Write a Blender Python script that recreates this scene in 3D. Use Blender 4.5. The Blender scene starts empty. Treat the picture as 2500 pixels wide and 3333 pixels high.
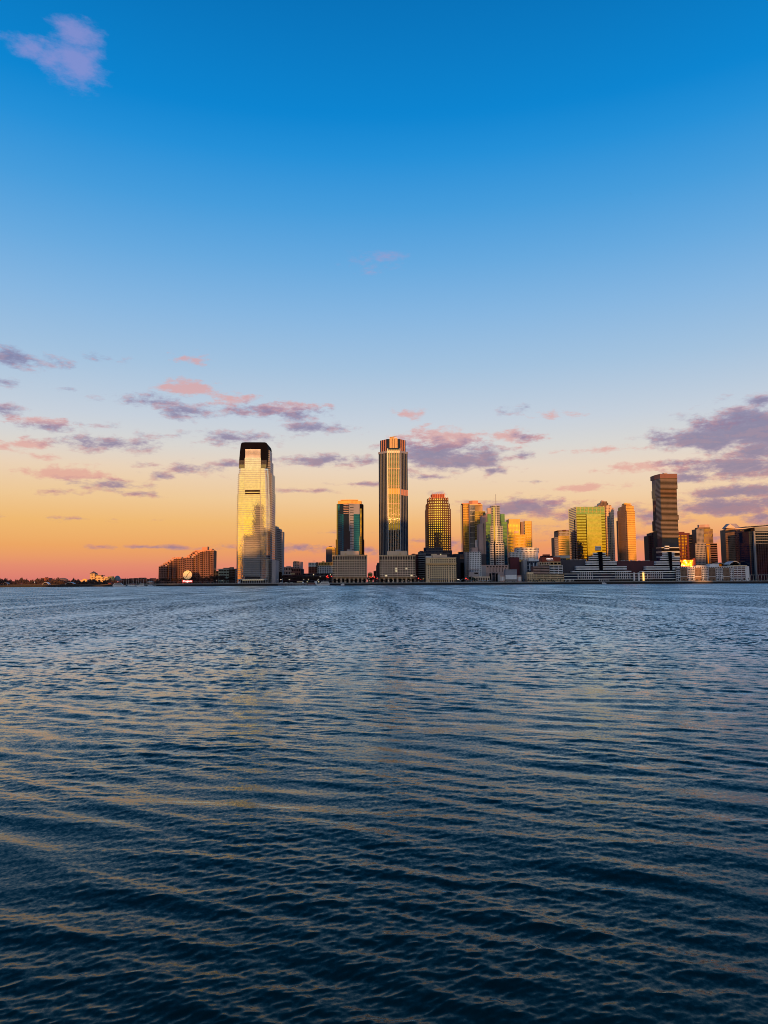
import bpy, math, random
import numpy as np
from mathutils import Vector, Matrix
random.seed(7); rng = np.random.default_rng(11)
R = math.radians
scene = bpy.context.scene
COL = scene.collection
# ------------------------------------------------------------------ camera
CAM_H, PITCH, ROLL, FPX = 5.2, 5.41, -0.30, 2407.0      # photo is 2500 x 3333
cam_d = bpy.data.cameras.new('camera'); cam = bpy.data.objects.new('camera', cam_d); COL.objects.link(cam)
cam_d.sensor_fit = 'VERTICAL'; cam_d.sensor_height = 36.0; cam_d.lens = FPX / 3333 * 36.0
cam_d.clip_start = 0.5; cam_d.clip_end = 60000
cam.matrix_world = Matrix.Translation((0, 0, CAM_H)) @ Matrix.Rotation(R(90 + PITCH), 4, 'X') @ Matrix.Rotation(R(ROLL), 4, 'Z')
scene.camera = cam
CM = cam.matrix_world.to_3x3()
def ray(px, py):
    return CM @ Vector(((px - 1250) / FPX, (1666.5 - py) / FPX, -1.0))
def at(px, py, Y):                       # point of the vertical plane at distance Y seen in that direction
    d = ray(px, py); t = Y / d.y
    return d.x * t, CAM_H + d.z * t
def X(px, py, Y): return at(px, py, Y)[0]
def Z(px, py, Y): return at(px, py, Y)[1]
# ------------------------------------------------------------------ render settings
vs = scene.view_settings
vs.view_transform = 'Standard'; vs.look = 'None'; vs.exposure = 0.0; vs.gamma = 1.0; vs.use_curve_mapping = False
cy = scene.cycles
cy.filter_width = 0.95; cy.max_bounces = 5; cy.glossy_bounces = 4; cy.diffuse_bounces = 2; cy.transmission_bounces = 2
cy.sample_clamp_indirect = 6; cy.caustics_reflective = False; cy.caustics_refractive = False
# ------------------------------------------------------------------ sun (rising behind the viewer)
SUN_EL, SUN_AZ = 3.4, 0.6               # azimuth measured from -Y towards +X
sd = Vector((math.sin(R(SUN_AZ)) * math.cos(R(SUN_EL)), -math.cos(R(SUN_AZ)) * math.cos(R(SUN_EL)), math.sin(R(SUN_EL))))
sl = bpy.data.lights.new('sun', 'SUN'); sl.energy = 4.7; sl.angle = R(0.55); sl.color = (1.0, 0.43, 0.11)
so = bpy.data.objects.new('sun', sl); COL.objects.link(so)
so.rotation_euler = sd.to_track_quat('Z', 'Y').to_euler(); so.location = (0, -50, 400)
# ------------------------------------------------------------------ world
def s2l(c):
    return tuple(((v / 255) / 12.92 if v <= 10 else (((v / 255) + 0.055) / 1.055) ** 2.4) for v in c) + (1.0,)
world = bpy.data.worlds.new('World'); scene.world = world; world.use_nodes = True
wt = world.node_tree; wt.nodes.clear()
def N(t, kind, **kw):
    n = t.nodes.new(kind)
    for k, v in kw.items(): setattr(n, k, v)
    return n
def put(t, sock, v):
    if v is None: return
    if hasattr(v, 'is_output'): t.links.new(v, sock)
    else: sock.default_value = v
def MA(t, op, a, b=None, c=None, clamp=False):
    n = N(t, 'ShaderNodeMath', operation=op, use_clamp=clamp)
    put(t, n.inputs[0], a); put(t, n.inputs[1], b)
    if c is not None: put(t, n.inputs[2], c)
    return n.outputs[0]
def VM(t, op, a, b=None, s=None):
    n = N(t, 'ShaderNodeVectorMath', operation=op)
    put(t, n.inputs[0], a); put(t, n.inputs[1], b)
    if s is not None: put(t, n.inputs[3], s)
    return n.outputs['Value'] if op in ('LENGTH', 'DOT_PRODUCT') else n.outputs[0]
def MR(t, v, a, b, c=0.0, d=1.0, smooth=True):
    n = N(t, 'ShaderNodeMapRange'); n.interpolation_type = 'SMOOTHSTEP' if smooth else 'LINEAR'; n.clamp = True
    put(t, n.inputs[0], v)
    for i, q in zip((1, 2, 3, 4), (a, b, c, d)): put(t, n.inputs[i], q)
    return n.outputs[0]
def MIX(t, f, a, b, mode='MIX'):
    n = N(t, 'ShaderNodeMix', data_type='RGBA', blend_type=mode)
    put(t, n.inputs[0], f); put(t, n.inputs[6], a); put(t, n.inputs[7], b)
    return n.outputs[2]
def RAMP(t, v, stops, interp='EASE'):
    n = N(t, 'ShaderNodeValToRGB'); cr = n.color_ramp; cr.interpolation = interp
    while len(cr.elements) > 1: cr.elements.remove(cr.elements[-1])
    cr.elements[0].position = stops[0][0]; cr.elements[0].color = stops[0][1]
    for p, c in stops[1:]:
        e = cr.elements.new(p); e.color = c
    put(t, n.inputs[0], v)
    return n.outputs[0]
tc = N(wt, 'ShaderNodeTexCoord')
D = VM(wt, 'NORMALIZE', tc.outputs['Generated'])
sep = N(wt, 'ShaderNodeSeparateXYZ'); wt.links.new(D, sep.inputs[0])
zc = MA(wt, 'MAXIMUM', sep.outputs['Z'], 0.0)
zr = MA(wt, 'POWER', zc, 0.5)            # finer ramp near the horizon
west = [(0.0, (212, 116, 112)), (0.023, (229, 132, 114)), (0.048, (240, 152, 102)), (0.079, (245, 186, 126)), (0.11, (243, 208, 168)),
        (0.148, (236, 216, 196)), (0.179, (218, 216, 213)), (0.213, (200, 210, 222)), (0.281, (165, 196, 225)), (0.345, (136, 184, 227)), (0.405, (104, 171, 225)),
        (0.462, (70, 158, 222)), (0.515, (34, 145, 218)), (0.553, (4, 134, 211)), (0.644, (0, 115, 188)), (0.8, (0, 92, 160)), (1.0, (0, 74, 138))]
wcol = RAMP(wt, zr, [(p ** 0.5, s2l(c)) for p, c in west], 'LINEAR')
east = [(0.0, (255, 112, 8)), (0.015, (255, 138, 10)), (0.04, (255, 178, 22)), (0.08, (255, 208, 64)), (0.13, (253, 222, 126)),
        (0.19, (245, 228, 192)), (0.26, (225, 222, 220)), (0.36, (150, 190, 225)), (0.55, (70, 140, 205)), (0.8, (20, 95, 168)), (1.0, (0, 72, 145))]
ecol = RAMP(wt, zr, [(p ** 0.5, s2l(c)) for p, c in east], 'LINEAR')
hx = MA(wt, 'SQRT', MA(wt, 'ADD', MA(wt, 'MULTIPLY', sep.outputs['X'], sep.outputs['X']), MA(wt, 'MULTIPLY', sep.outputs['Y'], sep.outputs['Y'])))
ca = MA(wt, 'DIVIDE', MA(wt, 'ADD', MA(wt, 'MULTIPLY', sep.outputs['X'], math.sin(R(SUN_AZ))), MA(wt, 'MULTIPLY', sep.outputs['Y'], -math.cos(R(SUN_AZ)))), MA(wt, 'MAXIMUM', hx, 0.001))
ef = MR(wt, ca, 0.5, 0.97)
# a brighter dawn glow round the sun's bearing
glow = MR(wt, zc, 0.0, 0.6, 1.0, 0.0)
egain = MA(wt, 'ADD', 1.0, MA(wt, 'MULTIPLY', MA(wt, 'MULTIPLY', MR(wt, ca, 0.6, 1.0), glow), 0.5))
ecol = VM(wt, 'SCALE', ecol, s=egain)
base = MIX(wt, ef, wcol, ecol)
base = MIX(wt, MR(wt, sep.outputs['Z'], -0.03, 0.0, 1.0, 0.0), base, s2l((44, 56, 66)))
# clouds by direction: azimuth from +Y, elevation (radians)
az = MA(wt, 'ARCTAN2', sep.outputs['X'], sep.outputs['Y'])
el = MA(wt, 'ARCSINE', sep.outputs['Z'])
cx = N(wt, 'ShaderNodeCombineXYZ'); wt.links.new(az, cx.inputs[0]); wt.links.new(el, cx.inputs[1])
AE = cx.outputs[0]
# left side more orange, right side pinker towards the horizon
side = MR(wt, az, -0.5, 0.55)
low = MA(wt, 'MULTIPLY', MR(wt, zc, 0.0, 0.06), MR(wt, zc, 0.07, 0.2, 1.0, 0.0))
west_f = MA(wt, 'SUBTRACT', 1.0, ef)
base = MIX(wt, MA(wt, 'MULTIPLY', MA(wt, 'MULTIPLY', MA(wt, 'MULTIPLY', MA(wt, 'SUBTRACT', 1.0, side), low), west_f), 0.45), base, s2l((236, 186, 98)))
def dirae(px, py):
    d = ray(px, py).normalized()
    return math.atan2(d.x, d.y), math.asin(d.z)
K = 1.507
# (x, y, rx, ry, weight) in the photo's 1659-wide view; turned into directions
CL_P = [(165,75,48,38,.72),(62,100,46,26,.6),(165,135,54,56,.76),(118,125,40,30,.62),(815,562,50,20,.3),(408,838,52,15,.9),(500,865,45,12,.75),
        (60,960,52,12,.7),(100,985,34,7,.7),(150,1022,75,15,.75),(880,893,28,10,.5),(1390,1008,95,9,.75),(1275,1053,60,8,.7),(955,950,80,22,.75),
        (1110,945,48,14,.7),(1320,970,90,6,.55),(90,912,60,10,.6),(595,880,80,12,.7),(1215,890,55,8,.55),(420,775,30,8,.3),(1190,1085,60,8,.6),(1570,915,60,12,.4)]
CL_G = [(40,775,95,20,.8),(5,826,45,9,.7),(8,884,42,17,.85),(95,922,62,12,.8),(225,960,120,17,.9),(330,868,85,17,.8),(405,888,62,20,.85),(145,842,20,6,.6),(230,775,35,6,.3),
        (560,884,90,16,.85),(640,895,70,16,.8),(688,925,72,14,.9),(510,948,85,16,.8),(430,1012,75,13,.8),(345,1028,30,11,.75),(490,1003,45,10,.7),(330,1003,40,6,.4),(225,1048,100,12,.7),(300,1066,50,7,.7),
        (700,995,130,13,.85),(785,1045,55,6,.7),(640,1060,80,5,.4),(935,980,95,34,.95),(1010,988,80,34,.95),(1065,1018,30,9,.8),(1130,945,32,12,.7),(1135,983,22,8,.6),(930,1030,45,6,.6),(1160,1040,28,5,.6),
        (1115,886,38,9,.45),(1130,1096,120,20,.95),(1300,1108,130,17,.85),(1410,1115,70,14,.8),(1620,925,150,50,1.15),(1500,945,105,24,1.0),(1640,975,90,24,1.0),(1648,866,75,10,.7),(1610,1010,150,24,1.05),(1500,1032,60,12,.8),
        (1470,1000,60,10,.7),(1600,1062,110,16,1.0),(1570,1092,150,20,1.05),(1560,955,75,26,.95),(1650,1120,60,14,.8),(1100,1125,55,9,.6),(980,1178,90,14,.55),(1210,1140,90,14,.5),(640,1184,70,9,.85),(540,1181,60,6,.6),(330,1182,125,5,.75),
        (800,1188,50,8,.5),(905,1168,40,6,.5),(1440,1130,60,10,.6),(160,1120,90,4,.3),(720,1150,40,4,.35),(940,1065,30,6,.5),(1240,1170,60,8,.45),(1400,1160,60,10,.5),(1580,1160,90,10,.5),(130,1060,50,8,.5),(195,916,60,6,.3),(345,940,60,7,.3)]
def cloud_field(lst):
    acc = None
    for (x, y, rx, ry, w) in lst:
        if x > 1450 or 880 < x < 1180 and y < 1110: w *= 1.22
        a, e = dirae(x * K, y * K)
        a2, e2 = dirae((x + rx) * K, y * K); a3, e3 = dirae(x * K, (y - ry) * K)
        v = VM(wt, 'MULTIPLY', VM(wt, 'SUBTRACT', AE, (a, e, 0)), (0.70 / abs(a2 - a), 0.70 / abs(e3 - e), 0))
        g = MA(wt, 'MULTIPLY_ADD', VM(wt, 'LENGTH', v), -w, w)
        acc = g if acc is None else MA(wt, 'MAXIMUM', acc, g)
    return MA(wt, 'MAXIMUM', acc, -1.0)
def wnoise(vec, scale, detail, rough, dist=0.0):
    n = N(wt, 'ShaderNodeTexNoise'); n.noise_dimensions = '2D'
    wt.links.new(vec, n.inputs['Vector']); n.inputs['Scale'].default_value = scale; n.inputs['Detail'].default_value = detail
    n.inputs['Roughness'].default_value = rough; n.inputs['Distortion'].default_value = dist
    return n
st = VM(wt, 'MULTIPLY', AE, (1.0, 2.6, 1.0))
n1 = wnoise(st, 30, 7, 0.64).outputs[0]
n2 = wnoise(VM(wt, 'ADD', st, (-0.005, 0.015, 0)), 30, 7, 0.64).outputs[0]
nz = MA(wt, 'MULTIPLY', MA(wt, 'SUBTRACT', n1, 0.5), 2.1)
fp = cloud_field(CL_P); fg = cloud_field(CL_G)
mp = MR(wt, MA(wt, 'ADD', fp, MA(wt, 'MULTIPLY', nz, MR(wt, el, 0.33, 0.45, 1.0, 0.42))), 0.02, 0.62)
mg = MR(wt, MA(wt, 'ADD', fg, nz), 0.05, 0.8)
light = MR(wt, MA(wt, 'SUBTRACT', n1, n2), -0.02, 0.14)
elf = MR(wt, el, 0.02, 0.34)
gcol = MIX(wt, elf, s2l((166, 130, 150)), s2l((140, 142, 180)))
rim = MIX(wt, elf, s2l((224, 142, 124)), s2l((214, 172, 178)))
gcol = MIX(wt, MA(wt, 'MULTIPLY', light, 0.6), gcol, rim)
core = MR(wt, MA(wt, 'ADD', fg, nz), 0.35, 1.1)
gcol = MIX(wt, MA(wt, 'MULTIPLY', core, 0.7), gcol, s2l((110, 106, 148)))
pcol = MIX(wt, MR(wt, el, 0.3, 0.5), s2l((226, 158, 150)), s2l((150, 150, 212)))
skyc = base
skyc = MIX(wt, MA(wt, 'MULTIPLY', mp, 0.68), skyc, pcol)
skyc = MIX(wt, MA(wt, 'MULTIPLY', mg, 0.84), skyc, gcol)
# grain-like thin veil near the horizon
skyn = N(wt, 'ShaderNodeTexSky', sky_type='NISHITA', sun_disc=False)
skyn.sun_elevation = R(SUN_EL); skyn.sun_rotation = math.atan2(sd.x, sd.y); skyn.altitude = 5
b1 = N(wt, 'ShaderNodeBackground'); wt.links.new(skyc, b1.inputs[0]); b1.inputs[1].default_value = 0.97
b2 = N(wt, 'ShaderNodeBackground'); wt.links.new(skyn.outputs[0], b2.inputs[0]); b2.inputs[1].default_value = 0.004
ad = N(wt, 'ShaderNodeAddShader'); wt.links.new(b1.outputs[0], ad.inputs[0]); wt.links.new(b2.outputs[0], ad.inputs[1])
wo = N(wt, 'ShaderNodeOutputWorld'); wt.links.new(ad.outputs[0], wo.inputs[0])
world.cycles.sampling_method = 'MANUAL'; world.cycles.sample_map_resolution = 512
# ------------------------------------------------------------------ materials
def principled(name):
    m = bpy.data.materials.new(name); m.use_nodes = True
    t = m.node_tree; return m, t, t.nodes['Principled BSDF']
MATS = {}
def wall_mat(name, c, rough=0.8, var=0.14, scale=0.09, spec=0.3, streak=True):
    """masonry / concrete / painted metal with grain and weather variation"""
    m, t, p = principled(name)
    to = N(t, 'ShaderNodeTexCoord'); n = N(t, 'ShaderNodeTexNoise'); n.inputs['Scale'].default_value = scale; n.inputs['Detail'].default_value = 7; n.inputs['Roughness'].default_value = 0.65
    mp_ = VM(t, 'MULTIPLY', to.outputs['Object'], (1.0, 1.0, 0.35 if streak else 1.0)); t.links.new(mp_, n.inputs['Vector'])
    f = MR(t, n.outputs[0], 0.25, 0.75, 1 - var * 1.6, 1 + var, smooth=False)
    t.links.new(VM(t, 'SCALE', tuple(c), s=f), p.inputs['Base Color'])
    p.inputs['Roughness'].default_value = rough; p.inputs['Specular IOR Level'].default_value = spec
    MATS[name] = m; return m
def glass_mat(name, c, rough=0.03, metal=1.0, wob=0.02, wscale=0.12, spec=0.5):
    """coated reflective glazing; the bump is the slight waviness of real panes"""
    m, t, p = principled(name)
    to = N(t, 'ShaderNodeNewGeometry')
    n = N(t, 'ShaderNodeTexNoise'); n.inputs['Scale'].default_value = wscale; n.inputs['Detail'].default_value = 3; n.inputs['Roughness'].default_value = 0.55
    t.links.new(to.outputs['Position'], n.inputs['Vector'])
    h = MA(t, 'MULTIPLY', n.outputs[0], wob / wscale)
    b = N(t, 'ShaderNodeBump'); b.inputs['Strength'].default_value = 1.0; b.inputs['Distance'].default_value = 1.0
    t.links.new(h, b.inputs['Height']); t.links.new(b.outputs[0], p.inputs['Normal'])
    n2_ = N(t, 'ShaderNodeTexNoise'); n2_.inputs['Scale'].default_value = 0.25; n2_.inputs['Detail'].default_value = 4; t.links.new(to.outputs['Position'], n2_.inputs['Vector'])
    f = MR(t, n2_.outputs[0], 0.3, 0.7, 0.82, 1.08, smooth=False)
    t.links.new(VM(t, 'SCALE', tuple(c), s=f), p.inputs['Base Color'])
    p.inputs['Metallic'].default_value = metal; p.inputs['Specular IOR Level'].default_value = spec; p.inputs['Roughness'].default_value = rough
    MATS[name] = m; return m
def emit_mat(name, c, s):
    m = bpy.data.materials.new(name); m.use_nodes = True; t = m.node_tree; p = t.nodes['Principled BSDF']
    p.inputs['Base Color'].default_value = (*c, 1); p.inputs['Emission Color'].default_value = (*c, 1); p.inputs['Emission Strength'].default_value = s
    MATS[name] = m; return m
W = wall_mat; G_ = glass_mat
W('tan_stone', (.74, .52, .36)); W('cream_stone', (.80, .58, .34)); W('grey_stone', (.36, .32, .32)); W('white_paint', (.80, .78, .76), .5)
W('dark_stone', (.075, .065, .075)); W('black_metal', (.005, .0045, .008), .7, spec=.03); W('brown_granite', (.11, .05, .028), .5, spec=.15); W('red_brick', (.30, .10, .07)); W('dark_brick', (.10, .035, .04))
W('brown_brick', (.24, .15, .10)); W('rose_stone', (.50, .33, .28)); W('steel', (.36, .36, .37), .35, spec=.6); W('asphalt', (.05, .05, .052)); W('earth', (.07, .055, .045)); W('concrete', (.33, .31, .30))
W('wet_wall', (.02, .017, .017), .7); W('bark', (.05, .034, .03)); W('twigs', (.06, .035, .03), .9); W('evergreen', (.04, .055, .03), .9); W('sand_stone', (.62, .46, .33)); W('lit_stone', (.70, .46, .22)); W('orange_lit_stone', (.85, .48, .12))  # the lit and orange stones carry warm sunrise light in their base colour
W('grey_paint', (.20, .21, .23), .6); W('greenish_panel', (.20, .26, .23), .5); W('gold_lit_stone', (.72, .46, .12)); W('rust_red', (.33, .07, .04)); W('sign_red', (.65, .05, .03), .5); W('clock_cream', (.75, .62, .36), .6); W('white_hull', (.75, .74, .74), .3)  # the gold stone has gold sunlight put into its colour
W('terracotta', (.62, .28, .17), .6); W('panel_brown', (.25, .195, .165)); W('maroon', (.12, .03, .04)); W('rose_wall', (.20, .10, .085))
G_('mirror_pale', (.80, .78, .68), .01, wob=.0045, wscale=.33); G_('mirror_mid', (.60, .56, .50), .04, wob=.004); G_('mirror_olive', (.24, .22, .12), .012, wob=.0015, wscale=.15); G_('mirror_gold', (.47, .47, .52), .012, wob=.003, wscale=.2); G_('mirror_green', (.22, .35, .42), .02, wob=.008, wscale=.2)
G_('glass_dark', (.025, .035, .06), .06, metal=0, spec=.25, wob=.006); G_('glass_teal', (.004, .075, .15), .08, metal=0, spec=.10, wob=.006); G_('glass_green_deep', (.015, .16, .22), .08, metal=0, spec=.15, wob=.006); G_('glass_navy', (.008, .018, .05), .06, metal=0, spec=.15, wob=.005); G_('glass_brown', (.17, .12, .08), .03, wob=.008)
G_('glass_olive', (.20, .165, .085), .03, wob=.006); G_('glass_bright', (.88, .80, .58), .015, wob=.006); G_('glass_fire', (.7, .22, .012), .03, wob=.10, wscale=.5); G_('glass_amber', (.60, .40, .17), .02, wob=.008)  # fire glass: orange of the mirrored sunrise is tinted into the panes
G_('window_dark', (.008, .007, .008), .10, metal=0, wob=.004, spec=.08); W('grey_cladding', (.27, .27, .32), .45)
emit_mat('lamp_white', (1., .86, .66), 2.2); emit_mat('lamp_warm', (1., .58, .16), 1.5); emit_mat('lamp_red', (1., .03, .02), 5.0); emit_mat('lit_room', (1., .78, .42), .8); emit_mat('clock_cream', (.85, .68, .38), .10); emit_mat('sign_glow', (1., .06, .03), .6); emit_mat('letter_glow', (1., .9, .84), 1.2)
M = MATS
# ------------------------------------------------------------------ mesh helpers
GZ = 4.2                                  # level of the far bank
def tag(o, label=None, cat=None, group=None, kind=None):
    if label: o['label'] = label
    if cat: o['category'] = cat
    if group: o['group'] = group
    if kind: o['kind'] = kind
    return o
class MB:
    def __init__(s): s.v = []; s.f = []
    def add(s, vs_, fs):
        k = len(s.v); s.v += [tuple(v) for v in vs_]; s.f += [tuple(k + i for i in f) for f in fs]; return s
    def box(s, x0, x1, y0, y1, z0, z1):
        return s.add([(x0,y0,z0),(x1,y0,z0),(x1,y1,z0),(x0,y1,z0),(x0,y0,z1),(x1,y0,z1),(x1,y1,z1),(x0,y1,z1)],
                     [(0,3,2,1),(4,5,6,7),(0,1,5,4),(1,2,6,5),(2,3,7,6),(3,0,4,7)])
    def ebox(s, p0, p1, a, b, n0, n1, z0, z1):
        """box along the edge p0->p1: from a to b metres along it, n0 to n1 metres outward"""
        dx, dy = p1[0]-p0[0], p1[1]-p0[1]; L = math.hypot(dx, dy); ux, uy = dx/L, dy/L; nx, ny = uy, -ux
        q = lambda t, n, z: (p0[0]+ux*t+nx*n, p0[1]+uy*t+ny*n, z)
        return s.add([q(a,n1,z0),q(b,n1,z0),q(b,n0,z0),q(a,n0,z0),q(a,n1,z1),q(b,n1,z1),q(b,n0,z1),q(a,n0,z1)],
                     [(0,3,2,1),(4,5,6,7),(0,1,5,4),(1,2,6,5),(2,3,7,6),(3,0,4,7)])
    def prism(s, pts, z0, z1, pts2=None):
        n = len(pts); p2 = pts2 or pts
        return s.add([(x,y,z0) for x,y in pts]+[(x,y,z1) for x,y in p2], [tuple(range(n))[::-1], tuple(range(n,2*n))]+[(i,(i+1)%n,n+(i+1)%n,n+i) for i in range(n)])
    def cyl(s, c, r0, r1, z0, z1, n=12):
        a = [(math.cos(2*math.pi*i/n), math.sin(2*math.pi*i/n)) for i in range(n)]
        return s.prism([(c[0]+r0*x,c[1]+r0*y) for x,y in a], z0, z1, [(c[0]+r1*x,c[1]+r1*y) for x,y in a])
    def build(s, name, mat, parent=None, org=None, smooth=False):
        o0 = Vector(org) if org is not None else (parent.location.copy() if parent and parent.type=='EMPTY' else Vector((0,0,0)))
        me = bpy.data.meshes.new(name); me.from_pydata([(x-o0.x,y-o0.y,z-o0.z) for x,y,z in s.v], [], s.f)
        me.materials.append(mat if not isinstance(mat, str) else M[mat])
        if smooth: me.polygons.foreach_set('use_smooth', [True]*len(me.polygons))
        o = bpy.data.objects.new(name, me); COL.objects.link(o)
        if parent: o.parent = parent
        elif org is not None: o.location = o0
        return o
def empty(name, loc, label, cat, group=None):
    o = bpy.data.objects.new(name, None); COL.objects.link(o); o.location = loc; o.empty_display_size = 2
    return tag(o, label, cat, group)
def link_child(name, me, parent, loc, rz=0.0):
    o = bpy.data.objects.new(name, me); COL.objects.link(o); o.parent = parent; o.location = loc; o.rotation_euler = (0,0,rz); return o
class Bld:
    """one building: an Empty at its base that parents walls, grids and windows"""
    def __init__(s, name, label, cat, px, Y, group=None):
        s.Y = Y; s.root = empty(name, (X(px, 1890, Y), Y, GZ), label, cat, group)
    def part(s, mb, name, mat, kind=None, label=None):
        o = mb.build(name, mat, s.root)
        if kind: o['kind'] = kind
        if label: o['label'] = label
        return o
    def pts(s, vis, py, D):
        P = [(X(px, py, s.Y+dy), s.Y+dy) for px, dy in vis]
        yb = s.Y + D
        return P, P + [(P[-1][0] + (0.01), yb), (P[0][0] - 0.01, yb)]
    def sec(s, vis, pyT, pyB, D, mat, name='wall', style=None, pyR=None, roof=None):
        """a storey block; vis = [(px, yoff)...] its visible corners left to right; style = one spec per visible edge"""
        P, F = s.pts(vis, pyR if pyR is not None else pyT, D)
        cpx = vis[len(vis)//2][0]
        z1 = Z(cpx, pyT, s.Y); z0 = GZ if pyB is None else Z(cpx, pyB, s.Y)
        w = s.part(MB().prism(F, z0, z1), name, mat)
        if roof:
            s.part(MB().prism([(x, y) for x, y in F], z1 + .004, z1 + roof[1]), 'parapet', roof[0])
        if style:
            for i, st_ in enumerate(style):
                if st_: s.facade(P[i], P[i+1], z0, z1, **st_)
        return P, z0, z1
    def facade(s, p0, p1, z0, z1, cols, rows, frame, glass, ww=.6, wh=.6, dep=.4, each=None, lit=0.0, arch=False, top=0.0, bot=0.0, wname='window', mx=0.0, piers=True, bands=True, pdep=None, blank=0.0, gname='facade_grid'):
        dx, dy = p1[0]-p0[0], p1[1]-p0[1]; L = math.hypot(dx, dy); ux, uy = dx/L, dy/L; nx, ny = uy, -ux; rz = math.atan2(dy, dx)
        z0 += bot; z1 -= top; a0 = mx; a1 = L - mx
        cw = (a1-a0)/cols; rh = (z1-z0)/rows
        g = MB(); pd = dep + .03 if pdep is None else pdep
        if piers and ww < .999:
            pw = cw*(1-ww)
            for i in range(cols+1):
                c = a0 + i*cw; lo = max(0.0, c-pw/2); hi = min(L, c+pw/2)
                if hi - lo > .02: g.ebox(p0, p1, lo, hi, .0, pd, z0, z1)
        if bands and wh < .999:
            bh = rh*(1-wh)
            for j in range(rows+1):
                c = z0 + j*rh; lo = max(z0, c-bh/2); hi = min(z1, c+bh/2)
                if hi - lo > .02: g.ebox(p0, p1, .02, L-.02, .0, dep, lo+.002, hi-.002)
        if g.v: s.part(g, gname, frame, 'stuff')
        each = (cols*rows <= 300 and cw*ww > 1.2) if each is None else each
        w_, h_ = cw*ww+.1, rh*wh+.1
        if arch:
            mb = MB(); r = w_/2; hh = h_ - r; prof = [(-r,0),(r,0)] + [(r*math.cos(t), hh - h_/2 + h_/2 + r*math.sin(t)) for t in [math.pi*k/8 for k in range(9)]]
            prof = [(x_, z_ - h_/2) for x_, z_ in prof]; n = len(prof)
            mb.add([(x_, -.2, z_) for x_, z_ in prof]+[(x_, .0, z_) for x_, z_ in prof], [tuple(range(n))]+[tuple(range(n,2*n))[::-1]]+[((i+1)%n,i,n+i,n+(i+1)%n) for i in range(n)])
        else:
            mb = MB().box(-w_/2, w_/2, -.12, .0, -h_/2, h_/2)
        if each:
            mes = {}
            for key in ('n', 'l'):
                me = bpy.data.meshes.new(wname); me.from_pydata(mb.v, [], mb.f); me.materials.append(M[glass] if key=='n' else M['lit_room']); mes[key] = me
            for j in range(rows):
                for i in range(cols):
                    if blank and random.random() < blank: continue
                    t = a0+(i+.5)*cw; zz = z0+(j+.5)*rh
                    link_child(wname, mes['l' if random.random() < lit else 'n'], s.root, (p0[0]+ux*t+nx*.0-s.root.location.x, p0[1]+uy*t-s.root.location.y, zz-GZ), rz)
        else:
            al = MB(); ll = MB()
            for j in range(rows):
                if ww >= .999:
                    al.ebox(p0, p1, .05, L-.05, .0, .12, z0+(j+.5)*rh-h_/2, z0+(j+.5)*rh+h_/2); continue
                for i in range(cols):
                    if blank and random.random() < blank: continue
                    t = a0+(i+.5)*cw; zz = z0+(j+.5)*rh
                    (ll if random.random() < lit else al).ebox(p0, p1, t-w_/2, t+w_/2, .0, .12, zz-h_/2, zz+h_/2)
            if al.v: s.part(al, 'window_rows', glass, 'stuff')
            if ll.v: s.part(ll, 'lit_windows', 'lit_room', 'stuff')
    def boxpx(s, name, pxL, pxR, pyT, pyB, y0, y1, mat, label=None, kind=None):
        """a box given by its silhouette at the front plane offset y0"""
        Yf = s.Y + y0; x0 = X(pxL, pyT, Yf); x1 = X(pxR, pyT, Yf); c = (pxL+pxR)/2
        z0 = GZ if pyB is None else Z(c, pyB, Yf)
        return s.part(MB().box(x0, x1, Yf, s.Y+y1, z0, Z(c, pyT, Yf)), name, mat, kind, label)
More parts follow.
